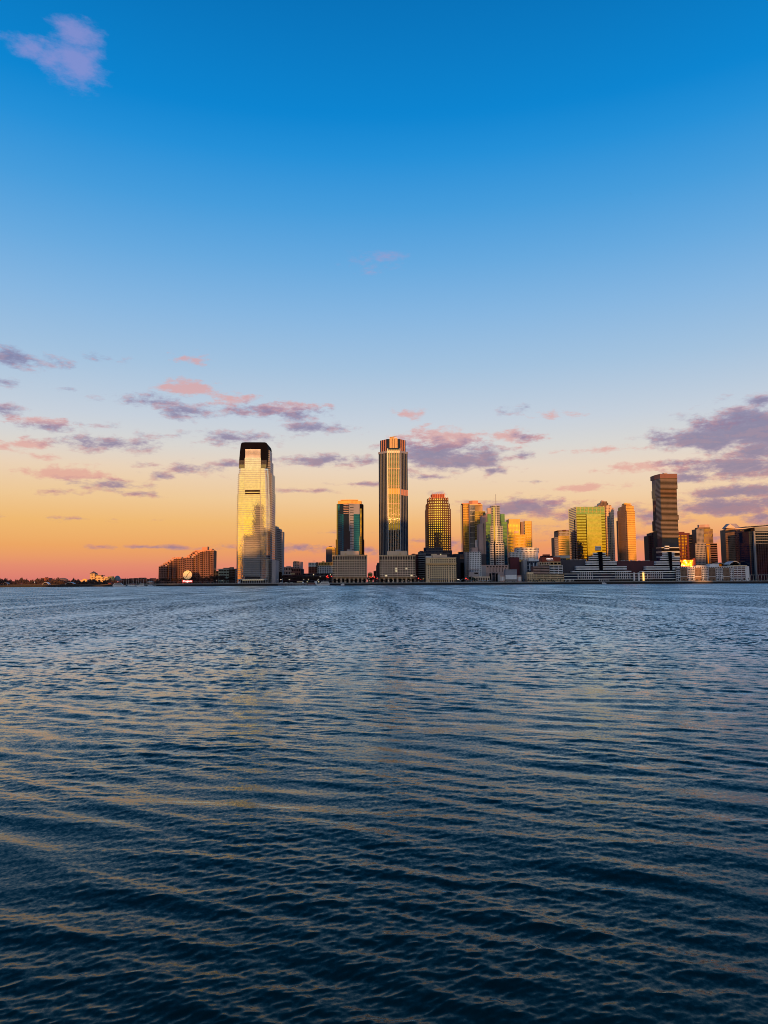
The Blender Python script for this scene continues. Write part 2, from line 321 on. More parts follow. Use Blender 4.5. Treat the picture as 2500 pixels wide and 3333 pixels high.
# ------------------------------------------------------------------ water
def water_mesh():
    rows = [3.2]
    while rows[-1] < 1300:
        r = rows[-1]; rows.append(r + (max(.024, .0027*r) if r < 60 else .0027*r*(1+(r-60)/500)))
    rr = np.array(rows)
    th_in = np.arange(-R(37), R(37), .0021)
    th = np.concatenate([np.linspace(-R(88), -R(37.5), 34), th_in, np.linspace(R(37.5), R(88), 34)])
    nr, nt = len(rr), len(th)
    dth = np.gradient(th); dr = np.gradient(rr)
    XX = rr[:, None]*np.sin(th)[None]; YY = rr[:, None]*np.cos(th)[None]
    sp = np.maximum(dr[:, None], rr[:, None]*dth[None])*1.0
    sp = sp.astype(np.float32)
    H = np.zeros_like(XX); DX = np.zeros_like(XX); DY = np.zeros_like(XX)
    comps = []
    def band(n, l0, l1, ang, spread, slope):
        for i in range(n):
            l = l0*(l1/l0)**((i+rng.random())/n); a = R(ang+rng.normal()*spread)
            k = 2*math.pi/l; amp = slope*math.sqrt(2/n)/k; comps.append((l, k, a, amp, rng.random()*6.283))
    band(9, 2.6, 9., 20, 22, .026)
    band(14, .75, 2.0, 27, 11, .062)
    band(14, .30, .70, 22, 20, .050)
    band(20, .12, .30, -14, 26, .066)
    band(20, .06, .13, -24, 30, .080)
    # slow gust modulation of the small waves
    gust = np.zeros_like(XX)
    for i in range(8):
        l = 5*(9.)**(rng.random()); a = rng.random()*6.283; k = 6.283/l
        gust += np.sin(k*(XX*math.cos(a)+YY*math.sin(a))+rng.random()*6.28)
    gust = np.clip(1+.22*gust, .35, 1.7)
    warp = .35*np.sin(XX*.55+1.3*np.sin(YY*.31)) + .3*np.sin(YY*.43+XX*.21)
    for (l, k, a, amp, ph) in comps:
        w = np.clip((l/sp-2.2)/2.5, 0, 1)
        if w.max() <= 0: continue
        cols_ok = w.max(axis=1) > 0; n_ = int(np.nonzero(cols_ok)[0].max())+1
        x_, y_, ww = XX[:n_], YY[:n_], w[:n_]
        ph_ = k*(x_*math.sin(a)+y_*math.cos(a)) + ph + warp[:n_]*min(2.0, 1.6*l)/l*.9
        am = amp*ww*(gust[:n_] if l < 1 else 1)
        s_, c_ = np.sin(ph_), np.cos(ph_)
        H[:n_] += am*s_; q = .9
        DX[:n_] += q*am*math.sin(a)*c_; DY[:n_] += q*am*math.cos(a)*c_
    co = np.stack([XX+DX, YY+DY, H], -1).reshape(-1, 3).astype(np.float32)
    i = np.arange(nr-1)[:, None]*nt + np.arange(nt-1)[None]
    f = np.stack([i, i+nt, i+nt+1, i+1], -1)[..., ::-1].reshape(-1, 4).astype(np.int32)
    me = bpy.data.meshes.new('river_water')
    me.vertices.add(len(co)); me.vertices.foreach_set('co', co.ravel())
    me.loops.add(f.size); me.loops.foreach_set('vertex_index', f.ravel())
    me.polygons.add(len(f)); me.polygons.foreach_set('loop_start', np.arange(0, f.size, 4, dtype=np.int32)); me.polygons.foreach_set('loop_total', np.full(len(f), 4, dtype=np.int32))
    me.polygons.foreach_set('use_smooth', np.ones(len(f), bool))
    me.update(); me.validate()
    return me
def water_material():
    m, t, p = principled('river_water')
    g = N(t, 'ShaderNodeNewGeometry'); P = g.outputs['Position']
    d = VM(t, 'LENGTH', P)
    far = MR(t, d, 6, 90)
    def tilt(scale, detail, rough, amp, off):
        n = N(t, 'ShaderNodeTexNoise'); n.inputs['Scale'].default_value = scale; n.inputs['Detail'].default_value = detail; n.inputs['Roughness'].default_value = rough
        t.links.new(VM(t, 'ADD', P, (off, off*.7, 0)), n.inputs['Vector'])
        v = VM(t, 'MULTIPLY', VM(t, 'SUBTRACT', n.outputs['Color'], (.5, .5, .5)), (1., 1., 0))
        return VM(t, 'SCALE', v, s=amp)
    ripp = tilt(13.0, 4, .62, MA(t, 'MULTIPLY_ADD', far, -.2, .38), 0)
    ns = N(t, 'ShaderNodeTexNoise'); ns.inputs['Scale'].default_value = 1.0; ns.inputs['Detail'].default_value = 4; ns.inputs['Roughness'].default_value = .6   # wind streaks
    t.links.new(VM(t, 'MULTIPLY', P, (.11, .010, 0)), ns.inputs['Vector'])
    wind = MR(t, ns.outputs[0], .36, .64, .45, 1.75, smooth=False)
    mid = tilt(1.7, 5, .62, MA(t, 'MULTIPLY', MA(t, 'MULTIPLY', far, 1.7), wind), 31)
    mid = VM(t, 'ADD', mid, VM(t, 'MULTIPLY', (0, -.15, 0), VM(t, 'SCALE', (1, 1, 1), s=MA(t, 'MULTIPLY', MR(t, d, 10, 260), wind))))
    big = tilt(.05, 4, .6, MA(t, 'MULTIPLY', MR(t, d, 60, 400), .30), 77)
    tot = VM(t, 'ADD', VM(t, 'ADD', ripp, mid), big)
    nn = VM(t, 'NORMALIZE', VM(t, 'ADD', g.outputs['Normal'], tot))
    rough = MA(t, 'MULTIPLY_ADD', far, .16, .13)
    t.nodes.remove(p)
    fr = N(t, 'ShaderNodeFresnel'); fr.inputs['IOR'].default_value = 1.32; t.links.new(nn, fr.inputs['Normal'])
    gl = N(t, 'ShaderNodeBsdfGlossy'); gl.inputs['Color'].default_value = (.76, .87, .90, 1); t.links.new(nn, gl.inputs['Normal']); put(t, gl.inputs['Roughness'], rough)
    df = N(t, 'ShaderNodeBsdfDiffuse'); df.inputs['Color'].default_value = (.006, .030, .025, 1)     # silty green body colour
    mx = N(t, 'ShaderNodeMixShader'); t.links.new(MA(t, 'MULTIPLY', MA(t, 'POWER', fr.outputs[0], 1.55), 2.0, clamp=True), mx.inputs[0]); t.links.new(df.outputs[0], mx.inputs[1]); t.links.new(gl.outputs[0], mx.inputs[2])
    t.links.new(mx.outputs[0], t.nodes['Material Output'].inputs[0])
    return m
wm = water_mesh(); wm.materials.append(water_material())
river = bpy.data.objects.new('river_water', wm); COL.objects.link(river); tag(river, kind='structure')
# banks
def struct(mb, name, mat): return tag(mb.build(name, mat), kind='structure')
SH = 1236.0
struct(MB().prism([(-9000, 1300), (-760, 1290), (-430, SH+14), (-400, SH+14), (1200, SH+14), (9000, SH+300), (30000, 40000), (-30000, 40000)], -1.0, GZ-.06), 'far_ground', 'earth')
struct(MB().prism([(-430, SH), (1400, SH), (1400, SH+13.9), (-430, SH+13.9)], GZ-1.1, GZ), 'waterfront_promenade', 'concrete')
struct(MB().prism([(-430, SH+.6), (1400, SH+.6), (1400, SH+13.9), (-430, SH+13.9)], -1.0, GZ-1.104), 'river_wall', 'wet_wall')
struct(MB().prism([(-2600, 1214), (-431, 1222), (-431, 1270), (-2600, 1330)], -1.0, GZ-1.3), 'shore_bank', 'wet_wall')
struct(MB().box(-2500, 2500, -160, -2.2, -1.0, 3.4), 'near_bank', 'concrete')
# ------------------------------------------------------------------ towers behind the viewer (unseen, mirrored in the far glass; some added to block the sun)
def near_tower(x, y, w, d, h, steps=1, crown=0):
    b = empty('office_tower', (x, y, 3.4), 'unseen dark tower on the near bank behind the viewer, mirrored in far glass and blocking sun', 'tower', 'towers behind the viewer')
    m = MB(); z = 3.4
    for k in range(steps):
        z1 = 3.4 + (h-3.4)*(.6+.4*(k+1)/steps if steps > 1 else 1); s = 1-.22*k
        m.box(x-w/2*s, x+w/2*s, y-d/2*s, y+d/2*s, z, z1); z = z1
    m.build('wall', 'dark_stone', b)
    g = MB(); n = max(4, int(h/9))
    for j in range(n):
        zz = 6+(h*.58)*j/n; g.box(x-w/2-.15, x+w/2+.15, y-d/2-.15, y+d/2+.15, zz, zz+2.2)
    g.build('window_bands', 'window_dark', b)['kind'] = 'stuff'
    if crown: MB().cyl((x, y), w*.12, .2, z, z+crown, 8).build('spire', 'steel', b)
NT = [(-725,-300,56,44,70,1,0),(-655,-270,44,44,120,1,0),(-520,-300,42,40,186,2,0),(-480,-300,38,40,300,2,34),(-428,-260,38,44,212,1,0),(-372,-260,48,40,132,2,0),(-305,-330,46,46,110,1,0),
      (-240,-230,60,50,140,2,0),(-175,-280,52,46,185,2,0),(-110,-240,56,44,180,1,0),(-50,-330,40,40,205,2,0),(38,-280,58,50,210,1,0),(100,-300,56,46,212,1,0),(147,-300,34,40,190,1,0),  # last one added to shut a gap the sun came through
      (184,-300,44,44,218,2,0),(252,-280,38,44,205,1,0),(318,-300,50,42,190,1,0),(385,-240,60,50,185,2,0),(452,-320,48,44,165,1,0),(508,-260,50,48,150,2,0),(590,-300,64,44,145,1,0),(680,-250,64,50,160,2,0),
      (752,-320,60,46,165,2,0),(815,-300,30,40,170,1,0),(880,-260,70,50,112,1,0),(1085,-260,90,50,150,1,0),(1190,-300,90,50,150,2,0)]
NT += [(x, -430, 86, 44, h, 1, 0) for x, h in ((-400,112),(-318,105),(-236,152),(-154,158),(-72,148),(10,155),(92,160),(174,150),(256,156),(338,149),(420,155),(490,146),(610,150),(700,140),(782,132))]  # unseen back row, added to stop sun shafts between the front towers
for a in NT: near_tower(*a)

# ------------------------------------------------------------------ the tall glass tower on the left
def lofted(levels, Y, fx0, fx1, dep0, dep1):
    """strip following the tapering facade: fraction fx0..fx1 of the width, dep0..dep1 m in front"""
    m = MB(); P = []
    for (py, l, r) in levels:
        xl, xr = X(l, py, Y), X(r, py, Y); z = Z((l+r)/2, py, Y); P.append((xl+(xr-xl)*fx0, xl+(xr-xl)*fx1, z))
    for (a, b) in zip(P[:-1], P[1:]):
        m.add([(a[0],Y-dep1,a[2]),(a[1],Y-dep1,a[2]),(a[1],Y-dep0,a[2]),(a[0],Y-dep0,a[2]),(b[0],Y-dep1,b[2]),(b[1],Y-dep1,b[2]),(b[1],Y-dep0,b[2]),(b[0],Y-dep0,b[2])],
              [(0,3,2,1),(4,5,6,7),(0,1,5,4),(1,2,6,5),(2,3,7,6),(3,0,4,7)])
    return m
def glass_tower():
    Y = 1262.; b = Bld('glass_skyscraper', 'tall pale glass skyscraper with a dark crown frame, mirroring gold light and towers', 'skyscraper', 820, Y)
    lev = [(1898, 767.5, 872), (1832, 768.5, 872), (1720, 769.2, 871.8), (1608, 770.5, 871), (1607.9, 772, 870.5), (1541, 773.5, 869), (1540.9, 776, 868), (1524, 777, 867.5)]
    zt = Z(820, 1524, Y)
    lp = []
    for (py, l, r) in lev:
        lp.append((X(l, py, Y), X(r, py, Y), Z(820, py, Y)))
    lp[0] = (lp[0][0], lp[0][1], GZ)
    DB = 50
    def ring(a, ext=0):                  # rounded, notched plan
        xl, xr, z = a; c = 3.2
        return [(xl+c, Y), (xr-c, Y), (xr, Y+c+1.5), (xr+3.0, Y+9), (xr+3.0, Y+DB-8), (xr-c, Y+DB), (xl+c, Y+DB), (xl-1, Y+DB-8), (xl-1, Y+9), (xl, Y+c+1.5)]
    m = MB()
    for a, c in zip(lp[:-1], lp[1:]):
        if c[2]-a[2] < .5: continue
        m.prism(ring(a), a[2], c[2], ring(c))
    b.part(m, 'curtain_wall', 'mirror_pale')
    # central bay rising into the crown
    xa, xb = X(797.5, 1500, Y), X(849, 1500, Y); zc1 = Z(820, 1491, Y)
    b.part(MB().box(xa, xb, Y-1.1, Y+20, GZ+12, zc1), 'centre_bay', 'mirror_pale')
    # ribs
    rib = MB()
    L1 = [l for l in lev]
    for k in range(37):
        f = .045+.91*k/36
        if .285 < f < .765: continue
        q = lofted(L1, Y, f-.0034, f+.0034, -.02, .35); rib.add(q.v, q.f)
    for k in range(17):
        x = xa+(xb-xa)*k/16; rib.box(x-.22, x+.22, Y-1.5, Y-1.1, GZ+12, zc1)
    b.part(rib, 'mullions', 'steel', 'stuff')
    # floor bands: thin sheets round the glass
    fl = MB(); nz_ = 54
    import bisect
    zs = [a[2] for a in lp]
    for j in range(1, nz_):
        z = GZ+(zt-GZ)*j/nz_; i = min(len(zs)-2, max(0, bisect.bisect_right(zs, z)-1)); t = (z-zs[i])/max(.001, zs[i+1]-zs[i])
        xl = lp[i][0]+(lp[i+1][0]-lp[i][0])*t; xr = lp[i][1]+(lp[i+1][1]-lp[i][1])*t
        rr = ring((xl, xr, z)); q = [(x+(.28 if x > (xl+xr)/2 else -.28), y-.28 if y < Y+20 else y+.28) for x, y in rr]
        fl.prism(q, z-.28, z+.28)
        fl.box(xa-.15, xb+.15, Y-1.42, Y+2, z-.27, z+.27)
    z = zt
    while z < zc1-3:
        z += 3.9; fl.box(xa-.15, xb+.15, Y-1.42, Y+2, z-.25, z+.25)
    b.part(fl, 'floor_bands', 'grey_stone', 'stuff')
    # two dark slots high in the centre bay
    for (t0, t1) in ((1595, 1600.5), (1603.5, 1608.5)):
        b.part(MB().box(X(798, 1600, Y-2), X(845.5, 1600, Y-2), Y-2.0, Y-.5, Z(820, t1, Y-2), Z(820, t0, Y-2)), 'plant_room_slot', 'black_metal')
        sl_ = MB()
        for k in range(17):
            x = X(798, 1600, Y-2)+k*(X(845.5, 1600, Y-2)-X(798, 1600, Y-2))/16; sl_.box(x-.18, x+.18, Y-2.3, Y-2.003, Z(820, t1, Y-2), Z(820, t0, Y-2))
        b.part(sl_, 'louvre_bars', 'brown_granite', 'stuff')
    # crown: dark frame, round shouldered
    def q(px, py): return (X(px, py, Y), Z(px, py, Y))
    crown = MB()
    outer = [(777.5,1524),(778.5,1500),(781,1470),(783.5,1450),(785,1444),(788,1440.6),(793,1439.4),(862,1439.6),(867,1441),(870,1445),(871.5,1453),(871,1480),(869.5,1505),(868,1524)]
    inner = [(849.5,1524),(849.3,1500),(848.5,1461),(798.2,1461),(797,1500),(796.6,1524)]
    def slab(poly, y0, y1, name, mat):
        P = [q(*p) for p in poly]; n = len(P); mm = MB()
        mm.add([(x, y0, z) for x, z in P]+[(x, y1, z) for x, z in P], [tuple(range(n)), tuple(range(n, 2*n))[::-1]]+[((i+1)%n, i, n+i, n+(i+1)%n) for i in range(n)])
        return b.part(mm, name, mat)
    slab(outer[:6]+[(798.2,1439.4),(798.2,1461)]+inner[4:], Y-.3, Y+DB-4, 'crown_leg', 'black_metal')
    slab([(848.5,1461),(848.5,1439.5)]+outer[8-1:]+inner[:2], Y-.3, Y+DB-4, 'crown_leg', 'black_metal')
    slab([(798.2,1461),(798.2,1439.4),(848.5,1439.5),(848.5,1461)], Y-.31, Y+DB-4.1, 'crown_beam', 'black_metal')
    # glazing of the crown's legs
    for (l, r) in ((779.5, 796), (850, 867)):
        g = MB()
        for k in range(8):
            x = X(l+(r-l)*k/7, 1510, Y); g.box(x-.14, x+.14, Y-.75, Y-.35, Z(820, 1523, Y), Z(820, 1498, Y))
        b.part(g, 'crown_mullions', 'grey_paint', 'stuff')
        b.part(MB().box(X(l, 1515, Y), X(r, 1515, Y), Y-.62, Y-.32, Z(820, 1523, Y), Z(820, 1512, Y)), 'crown_glass', 'glass_olive')
    # open louvres under the beam
    b.part(MB().box(X(798.4, 1475, Y), X(848.3, 1475, Y), Y+3, Y+5, Z(820, 1490, Y), Z(820, 1461.2, Y)), 'louvre_screen', 'grey_paint')
    for k in range(8):
        t = 1462.5+k*3.6
        b.part(MB().box(X(798.6, t, Y), X(848.1, t, Y), Y-.2, Y+2, Z(820, t+2.4, Y), Z(820, t, Y)), 'louvre', 'white_paint')
    # right flank terraces, seen edge on
    for (pl, pr, pt, d0, d1) in ((872.5, 877.5, 1465, 10, 40), (873.5, 880, 1500, 8, 44), (875, 884.5, 1541, 10, 48), (875, 886.5, 1601, 11, 48.5)):
        x0, x1 = X(pl, pt, Y+d0), X(pr, pt, Y+d0); z1 = Z(880, pt, Y+d0)
        b.part(MB().box(x0-6, x1, Y+d0, Y+d1, GZ, z1), 'flank_bay', 'grey_cladding')
        g = MB()
        for j in range(int((z1-GZ)/3.9)):
            g.box(x1-.05, x1+.2, Y+d0+.5, Y+d1-.5, z1-3.9*j-2.6, z1-3.9*j-.7); g.box(x0-4, x1-.4, Y+d0-.15, Y+d0+.03, z1-3.9*j-2.6, z1-3.9*j-.7)
        b.part(g, 'window_rows', 'glass_dark', 'stuff')
    b.boxpx('annex', 885, 897.5, 1823, None, 6, 42, 'grey_stone')
    # entrance hall
    b.boxpx('lobby_glass', 776, 866, 1887, None, -5, 3, 'window_dark')
    g = MB()
    for k in range(16):
        x = X(777+88*k/15, 1890, Y-5.3); g.box(x-.35, x+.35, Y-5.9, Y-5.1, GZ, Z(820, 1887, Y-5))
    b.part(g, 'lobby_piers', 'steel', 'stuff')
    b.part(MB().box(X(788, 1886, Y-5), X(858, 1886, Y-5), Y-5.6, Y-5.02, Z(820, 1888.5, Y-5), Z(820, 1887, Y-5)), 'lit_canopy', 'lit_room')
    b.boxpx('canopy_roof', 774, 868, 1884.8, 1886.9, -6, 3, 'steel')
glass_tower()

b = Bld('apartment_tower', 'dark grey apartment tower stepping down behind the tall glass skyscraper', 'tower', 903, 1400)
fs = dict(cols=3, rows=30, frame='dark_stone', glass='window_dark', ww=.5, wh=.5, dep=.15, each=False, lit=.0)
b.sec([(884,0),(901,0)], 1713, None, 30, 'grey_stone', style=[dict(fs, cols=4, frame='grey_stone')])
b.sec([(901.2,1),(912,1)], 1721, None, 28, 'grey_stone', style=[dict(fs, frame='grey_stone')])
b.sec([(912.2,2),(920.3,2)], 1730, None, 26, 'grey_stone', style=[dict(fs, frame='grey_stone', cols=2)])
b.boxpx('entrance_arch', 908, 917, 1862, None, .6, 2, 'window_dark')

# ------------------------------------------------------------------ stepped brick slabs with terraces, left
def stepped(name, label, pxs, Y, pyBase, faceR):
    b = Bld(name, label, 'apartment block', (pxs[0][0]+faceR)/2, Y)
    D_ = 26
    for i, (l, r, t, nc, brick) in enumerate(pxs):
        off = 2.4*(i % 2)+.3*i
        rows = max(4, int((1888-t)/5.6))
        b.sec([(l+.05, off), (r-.05, off)], t, None, D_, 'red_brick' if brick else 'brown_brick', style=[dict(cols=nc, rows=rows, frame='rose_wall', glass='glass_brown' if i%2 else 'window_dark', ww=.62, wh=.55, dep=.7, lit=.0)])
        b.boxpx('terrace_wall', l-.6, l+6.5, t-1.4, t+2.0, off-1.6, off+6, 'terracotta')
    return b
b = stepped('stepped_apartment_block', 'lower brick apartment block with stepped terraces at its far left, left of the round clock',
    [(517,544,1843,5,1),(544,551,1836,1,0),(551,558,1829,1,1),(558,566,1823,2,0),(566,575,1818,2,1),(575,583,1817,2,0),(583,600.5,1816.5,3,1)], 1330, 1888, 600)
for (l, r, t, q_) in ((523,532,1838,1843),(531,539,1833,1839),(538,546,1828,1835),(547,555,1822,1829),(559,568,1814.6,1819),(571,592,1812.8,1818),(596,604,1814,1820)):
    b.boxpx('penthouse', l, r, t, q_, 4, 16, 'terracotta')
b = stepped('terraced_brick_tower', 'taller brick apartment block with stepped terraces, right behind the round clock',
    [(601.5,630,1815,5,1),(630,637,1808,1,0),(637,644,1803,1,1),(644,651,1798,1,0),(651,659,1795,2,1),(659,664,1793.5,1,0),(664,682,1793,3,1),(682,696.5,1792,3,0)], 1300, 1888, 697)
for (l, r, t, q_) in ((608,618,1807,1815),(616,626,1802.5,1809),(621,634,1798,1808),(627,642,1794.5,1803),(634,664,1790,1796),(657.5,675.5,1781,1790.2),(673.5,676,1779,1781.2),(681,691,1786,1792),(664,697,1791,1794)):
    b.boxpx('penthouse', l, r, t, q_, 4, 16, 'terracotta')

b = Bld('office_block', 'low grey-green office block with a dark right wing, left of the tall glass skyscraper', 'office', 735, 1310)
b.sec([(697,3),(711,3)], 1858, None, 30, 'dark_brick', style=[dict(cols=3, rows=4, frame='dark_stone', glass='window_dark')])
b.sec([(711.2,0),(746,0)], 1853, None, 30, 'greenish_panel', style=[dict(cols=4, rows=5, frame='greenish_panel', glass='window_dark', ww=.78, wh=.45, dep=.5)])
b.sec([(746.2,2),(766.5,2)], 1852, None, 28, 'grey_paint', style=[dict(cols=5, rows=6, frame='dark_stone', glass='window_dark', ww=.8, wh=.6, dep=.3)])
b.boxpx('plant_room', 727, 744, 1848, 1853, 6, 18, 'brown_brick'); b.boxpx('plant_room', 747, 757.5, 1846, 1852, 6, 18, 'brown_brick'); b.boxpx('parapet', 697, 767, 1851.2, 1853.2, -.6, 8, 'grey_stone')

# ------------------------------------------------------------------ gap between the glass skyscraper and the teal tower
b = Bld('brick_office', 'small pink brick block, lower and left of the round-cornered one far behind the ferry landing', 'building', 938, 1520)
b.sec([(920,4),(950,4)], 1845, None, 30, 'red_brick', style=[dict(cols=6, rows=4, frame='rose_stone', glass='window_dark')]); b.boxpx('roof_box', 932, 946, 1843, 1846, 8, 20, 'rose_stone')
b = Bld('brick_tower', 'small brick tower with a round right corner, far behind the ferry landing', 'building', 966, 1500)
b.sec([(954,0),(975,0),(979,3),(982.5,9)], 1828, None, 30, 'rose_stone', style=[dict(cols=4, rows=9, frame='rose_stone', glass='window_dark', ww=.5, wh=.5), None, None]); b.boxpx('roof_rail', 956, 972, 1826.3, 1828, 2, 12, 'lit_stone')
b.sec([(949,-1),(978,-1)], 1850, None, 30, 'red_brick', style=[dict(cols=5, rows=4, frame='red_brick', glass='window_dark')])
b.boxpx('side_wing', 977, 987, 1852, None, 2, 20, 'dark_stone'); b.boxpx('cream_wall', 944, 960, 1865, 1870, -3, -1.2, 'lit_stone')
b = Bld('hotel_block', 'white and red hotel block with a gold-lit top floor, left of the teal tower podium', 'hotel', 1045, 1450)
b.sec([(1004,0),(1029,0)], 1831, 1845, 30, 'white_paint', style=[dict(cols=5, rows=3, frame='white_paint', glass='window_dark', ww=.55, wh=.5, dep=.4)])
b.sec([(1004,-.2),(1029,-.2)], 1845.2, None, 30, 'red_brick', style=[dict(cols=5, rows=8, frame='red_brick', glass='window_dark', ww=.6, wh=.5, dep=.4)])
b.sec([(1029.2,3),(1034,3)], 1830, None, 26, 'dark_stone', style=[dict(cols=1, rows=10, frame='brown_brick', glass='window_dark')])
b.sec([(1034.2,0),(1086,0)], 1840.5, None, 30, 'red_brick', style=[dict(cols=9, rows=8, frame='white_paint', glass='window_dark', ww=.55, wh=.62, dep=.5)])
b.sec([(1038,5),(1086,5)], 1830, 1840.3, 20, 'lit_stone', style=[dict(cols=10, rows=1, frame='orange_lit_stone', glass='window_dark', ww=.55, wh=.5, dep=.4)]); b.boxpx('cornice', 1034, 1086, 1839.5, 1841, -1.5, 6, 'cream_stone'); b.boxpx('roof_box', 1048, 1056, 1827, 1830, 8, 14, 'orange_lit_stone'); b.boxpx('roof_rail', 1018, 1026, 1825.3, 1826.6, 8, 12, 'grey_stone')
b = Bld('round_tower', 'small dark round-shouldered tower with gold windows, behind the hotel block', 'tower', 1077, 1600)
b.sec([(1061,0),(1081,0),(1091,6)], 1788, None, 24, 'dark_stone', style=[None, dict(cols=5, rows=14, frame='gold_lit_stone', glass='glass_olive', ww=.6, wh=.6)])
b.sec([(1060.5,1),(1090.5,1)], 1783, 1788, 22, 'brown_brick', style=[dict(cols=10, rows=2, frame='brown_brick', glass='glass_bright', ww=.6, wh=.6)]); b.sec([(1064,3),(1088,3)], 1780, 1783, 18, 'gold_lit_stone'); b.boxpx('roof_box', 1070, 1080, 1778, 1780.1, 6, 14, 'dark_stone')
b = Bld('low_terminal', 'long low dark building behind the ferry landing, full of bare trees', 'building', 1000, 1330)
b.sec([(921,0),(985,0)], 1871, None, 20, 'dark_stone', style=[dict(cols=18, rows=3, frame='dark_brick', glass='window_dark', ww=.7, wh=.5, dep=.3)]); b.sec([(985.2,2),(1086,2)], 1866, None, 20, 'dark_brick', style=[dict(cols=24, rows=4, frame='dark_stone', glass='window_dark', ww=.6, wh=.5, dep=.3, lit=.04)]); b.boxpx('roof_edge', 921, 945, 1869, 1871.3, -1, 10, 'grey_stone')

# ------------------------------------------------------------------ the arcaded podium blocks
def podium(name, label, l, r, top, Y, seed, pent):
    random.seed(seed)
    b = Bld(name, label, 'office block', (l+r)/2, Y)
    zt = Z((l+r)/2, top, Y)
    P, z0, z1 = b.sec([(l, 0), (r, 0)], top, 1877.5, 40, 'tan_stone')
    zz = lambda py: Z((l+r)/2, py, Y)
    b.facade(P[0], P[1], zz(1822.6), zz(top+3), 14, 1, 'tan_stone', 'window_dark', ww=.62, wh=.92, dep=.6, arch=True, wname='arched_window')
    b.facade(P[0], P[1], zz(1877.3), zz(1824.2), 14, 7, 'tan_stone', 'window_dark', ww=.66, wh=.58, dep=.6, lit=.02)
    b.boxpx('cornice', l-1.5, r+1.5, top-.4, top+1.6, -1.3, 30, 'cream_stone'); b.boxpx('string_course', l-.6, r+.6, 1822.6, 1824.4, -1.1, 10, 'cream_stone')
    b.boxpx('base_storey', l+3, r-3, 1877.6, None, 6, 38, 'tan_stone')
    n = 9
    for k in range(n):
        a = l+(r-l)*k/(n-1); b.boxpx('column', max(l, a-1.4) if k else l, a+1.4 if k < n-1 else r, 1877.8, None, 0, 3, 'tan_stone')
        if k < n-1: b.boxpx('doorway', a+3.4, a+(r-l)/(n-1)-3.4, 1883, None, 5.4, 5.9, 'window_dark')
    b.boxpx('penthouse', pent[0], pent[1], pent[2], top, 8, 30, 'tan_stone'); b.boxpx('penthouse', pent[3], pent[4], pent[5], pent[2]+.1, 12, 24, 'grey_stone')
    if pent[6]: b.boxpx('door', pent[6], pent[6]+4.2, pent[2]+7, pent[2]+12, 7.6, 7.95, 'lit_stone')
    random.seed(seed+1); return b
podium('arcade_office_block', 'tan stone office block with arched top windows, below the teal glass tower', 1083, 1193, 1806.5, 1258, 3, (1108.5,1167.5,1793.5,1129.5,1144.5,1788.3,1123))
podium('arcade_office_block', 'tan stone office block with arched top windows, below the tallest ribbed tower', 1236, 1351.5, 1807, 1258, 5, (1260,1326,1793.2,1287,1302,1789,1300))

# ------------------------------------------------------------------ teal tower
b = Bld('teal_tower', 'teal glass tower with an orange-lit crown and a pale stripe down its middle', 'tower', 1139, 1305)
gb = dict(frame='glass_navy', ww=1., piers=False, each=False, dep=.35, mx=0.)
b.sec([(1096,6),(1139.3,0),(1177.5,6)], 1639, None, 45, 'glass_navy', name='curtain_wall')
P, F = b.pts([(1096,6),(1139.3,0),(1177.5,6)], 1639, 45); zt = Z(1139, 1639, 1305); L1 = math.dist(P[0], P[1]); L2 = math.dist(P[1], P[2])
def panel(bb, p0, p1, a, c, pyT, pyB, mat, name, out=.3, rows=0, rmat='steel', cx_=1139, rk=.35):
    z1 = Z(cx_, pyT, bb.Y); z0 = GZ if pyB is None else Z(cx_, pyB, bb.Y); L = math.dist(p0, p1)
    o = bb.part(MB().ebox(p0, p1, a*L, c*L, -.05, out, z0, z1), name, mat)
    if rows:
        g = MB()
        for j in range(rows): zz = z0+(z1-z0)*(j+.5)/rows; h = (z1-z0)/rows*rk; g.ebox(p0, p1, a*L+.05, c*L-.05, .0, out+.2, zz-h/2, zz+h/2)
        bb.part(g, 'floor_bands', rmat, 'stuff')
    return o
panel(b, P[0], P[1], .0, .08, 1639, None, 'glass_olive', 'corner_glazing')
panel(b, P[0], P[1], .08, .22, 1641, 1657, 'glass_green_deep', 'glass_panel', rows=3, rmat='glass_teal')
panel(b, P[0], P[1], .08, .22, 1657, None, 'glass_navy', 'glass_panel', rows=38, rmat='glass_teal')
panel(b, P[0], P[1], .22, .42, 1673, None, 'glass_teal', 'glass_panel', rows=36, rmat='glass_navy')
panel(b, P[0], P[1], .52, .90, 1639, 1673, 'glass_navy', 'plant_louvres', rows=6, rmat='rose_stone')
panel(b, P[0], P[1], .42, .52, 1673, None, 'glass_teal', 'glass_panel', rows=36, rmat='glass_green_deep')
panel(b, P[0], P[1], .93, .985, 1639, 1729, 'grey_cladding', 'pale_stripe', out=.8)
panel(b, P[1], P[2], .0, .30, 1639, None, 'grey_cladding', 'stone_face', rows=30, rmat='glass_dark', rk=.25)
panel(b, P[1], P[2], .30, .82, 1639, 1673, 'grey_cladding', 'stone_face')
panel(b, P[1], P[2], .30, .80, 1673.5, None, 'glass_green_deep', 'glass_panel', out=.5, rows=36, rmat='glass_teal')
panel(b, P[1], P[2], .82, .99, 1641, 1654.5, 'black_metal', 'sign_panel', out=.7)
panel(b, P[1], P[2], .86, .98, 1655, 1745, 'glass_amber', 'glass_strip', out=.5, rows=24, rmat='glass_dark')
panel(b, P[1], P[2], .82, .98, 1745.5, None, 'glass_olive', 'glass_strip', out=.45, rows=22, rmat='glass_dark')
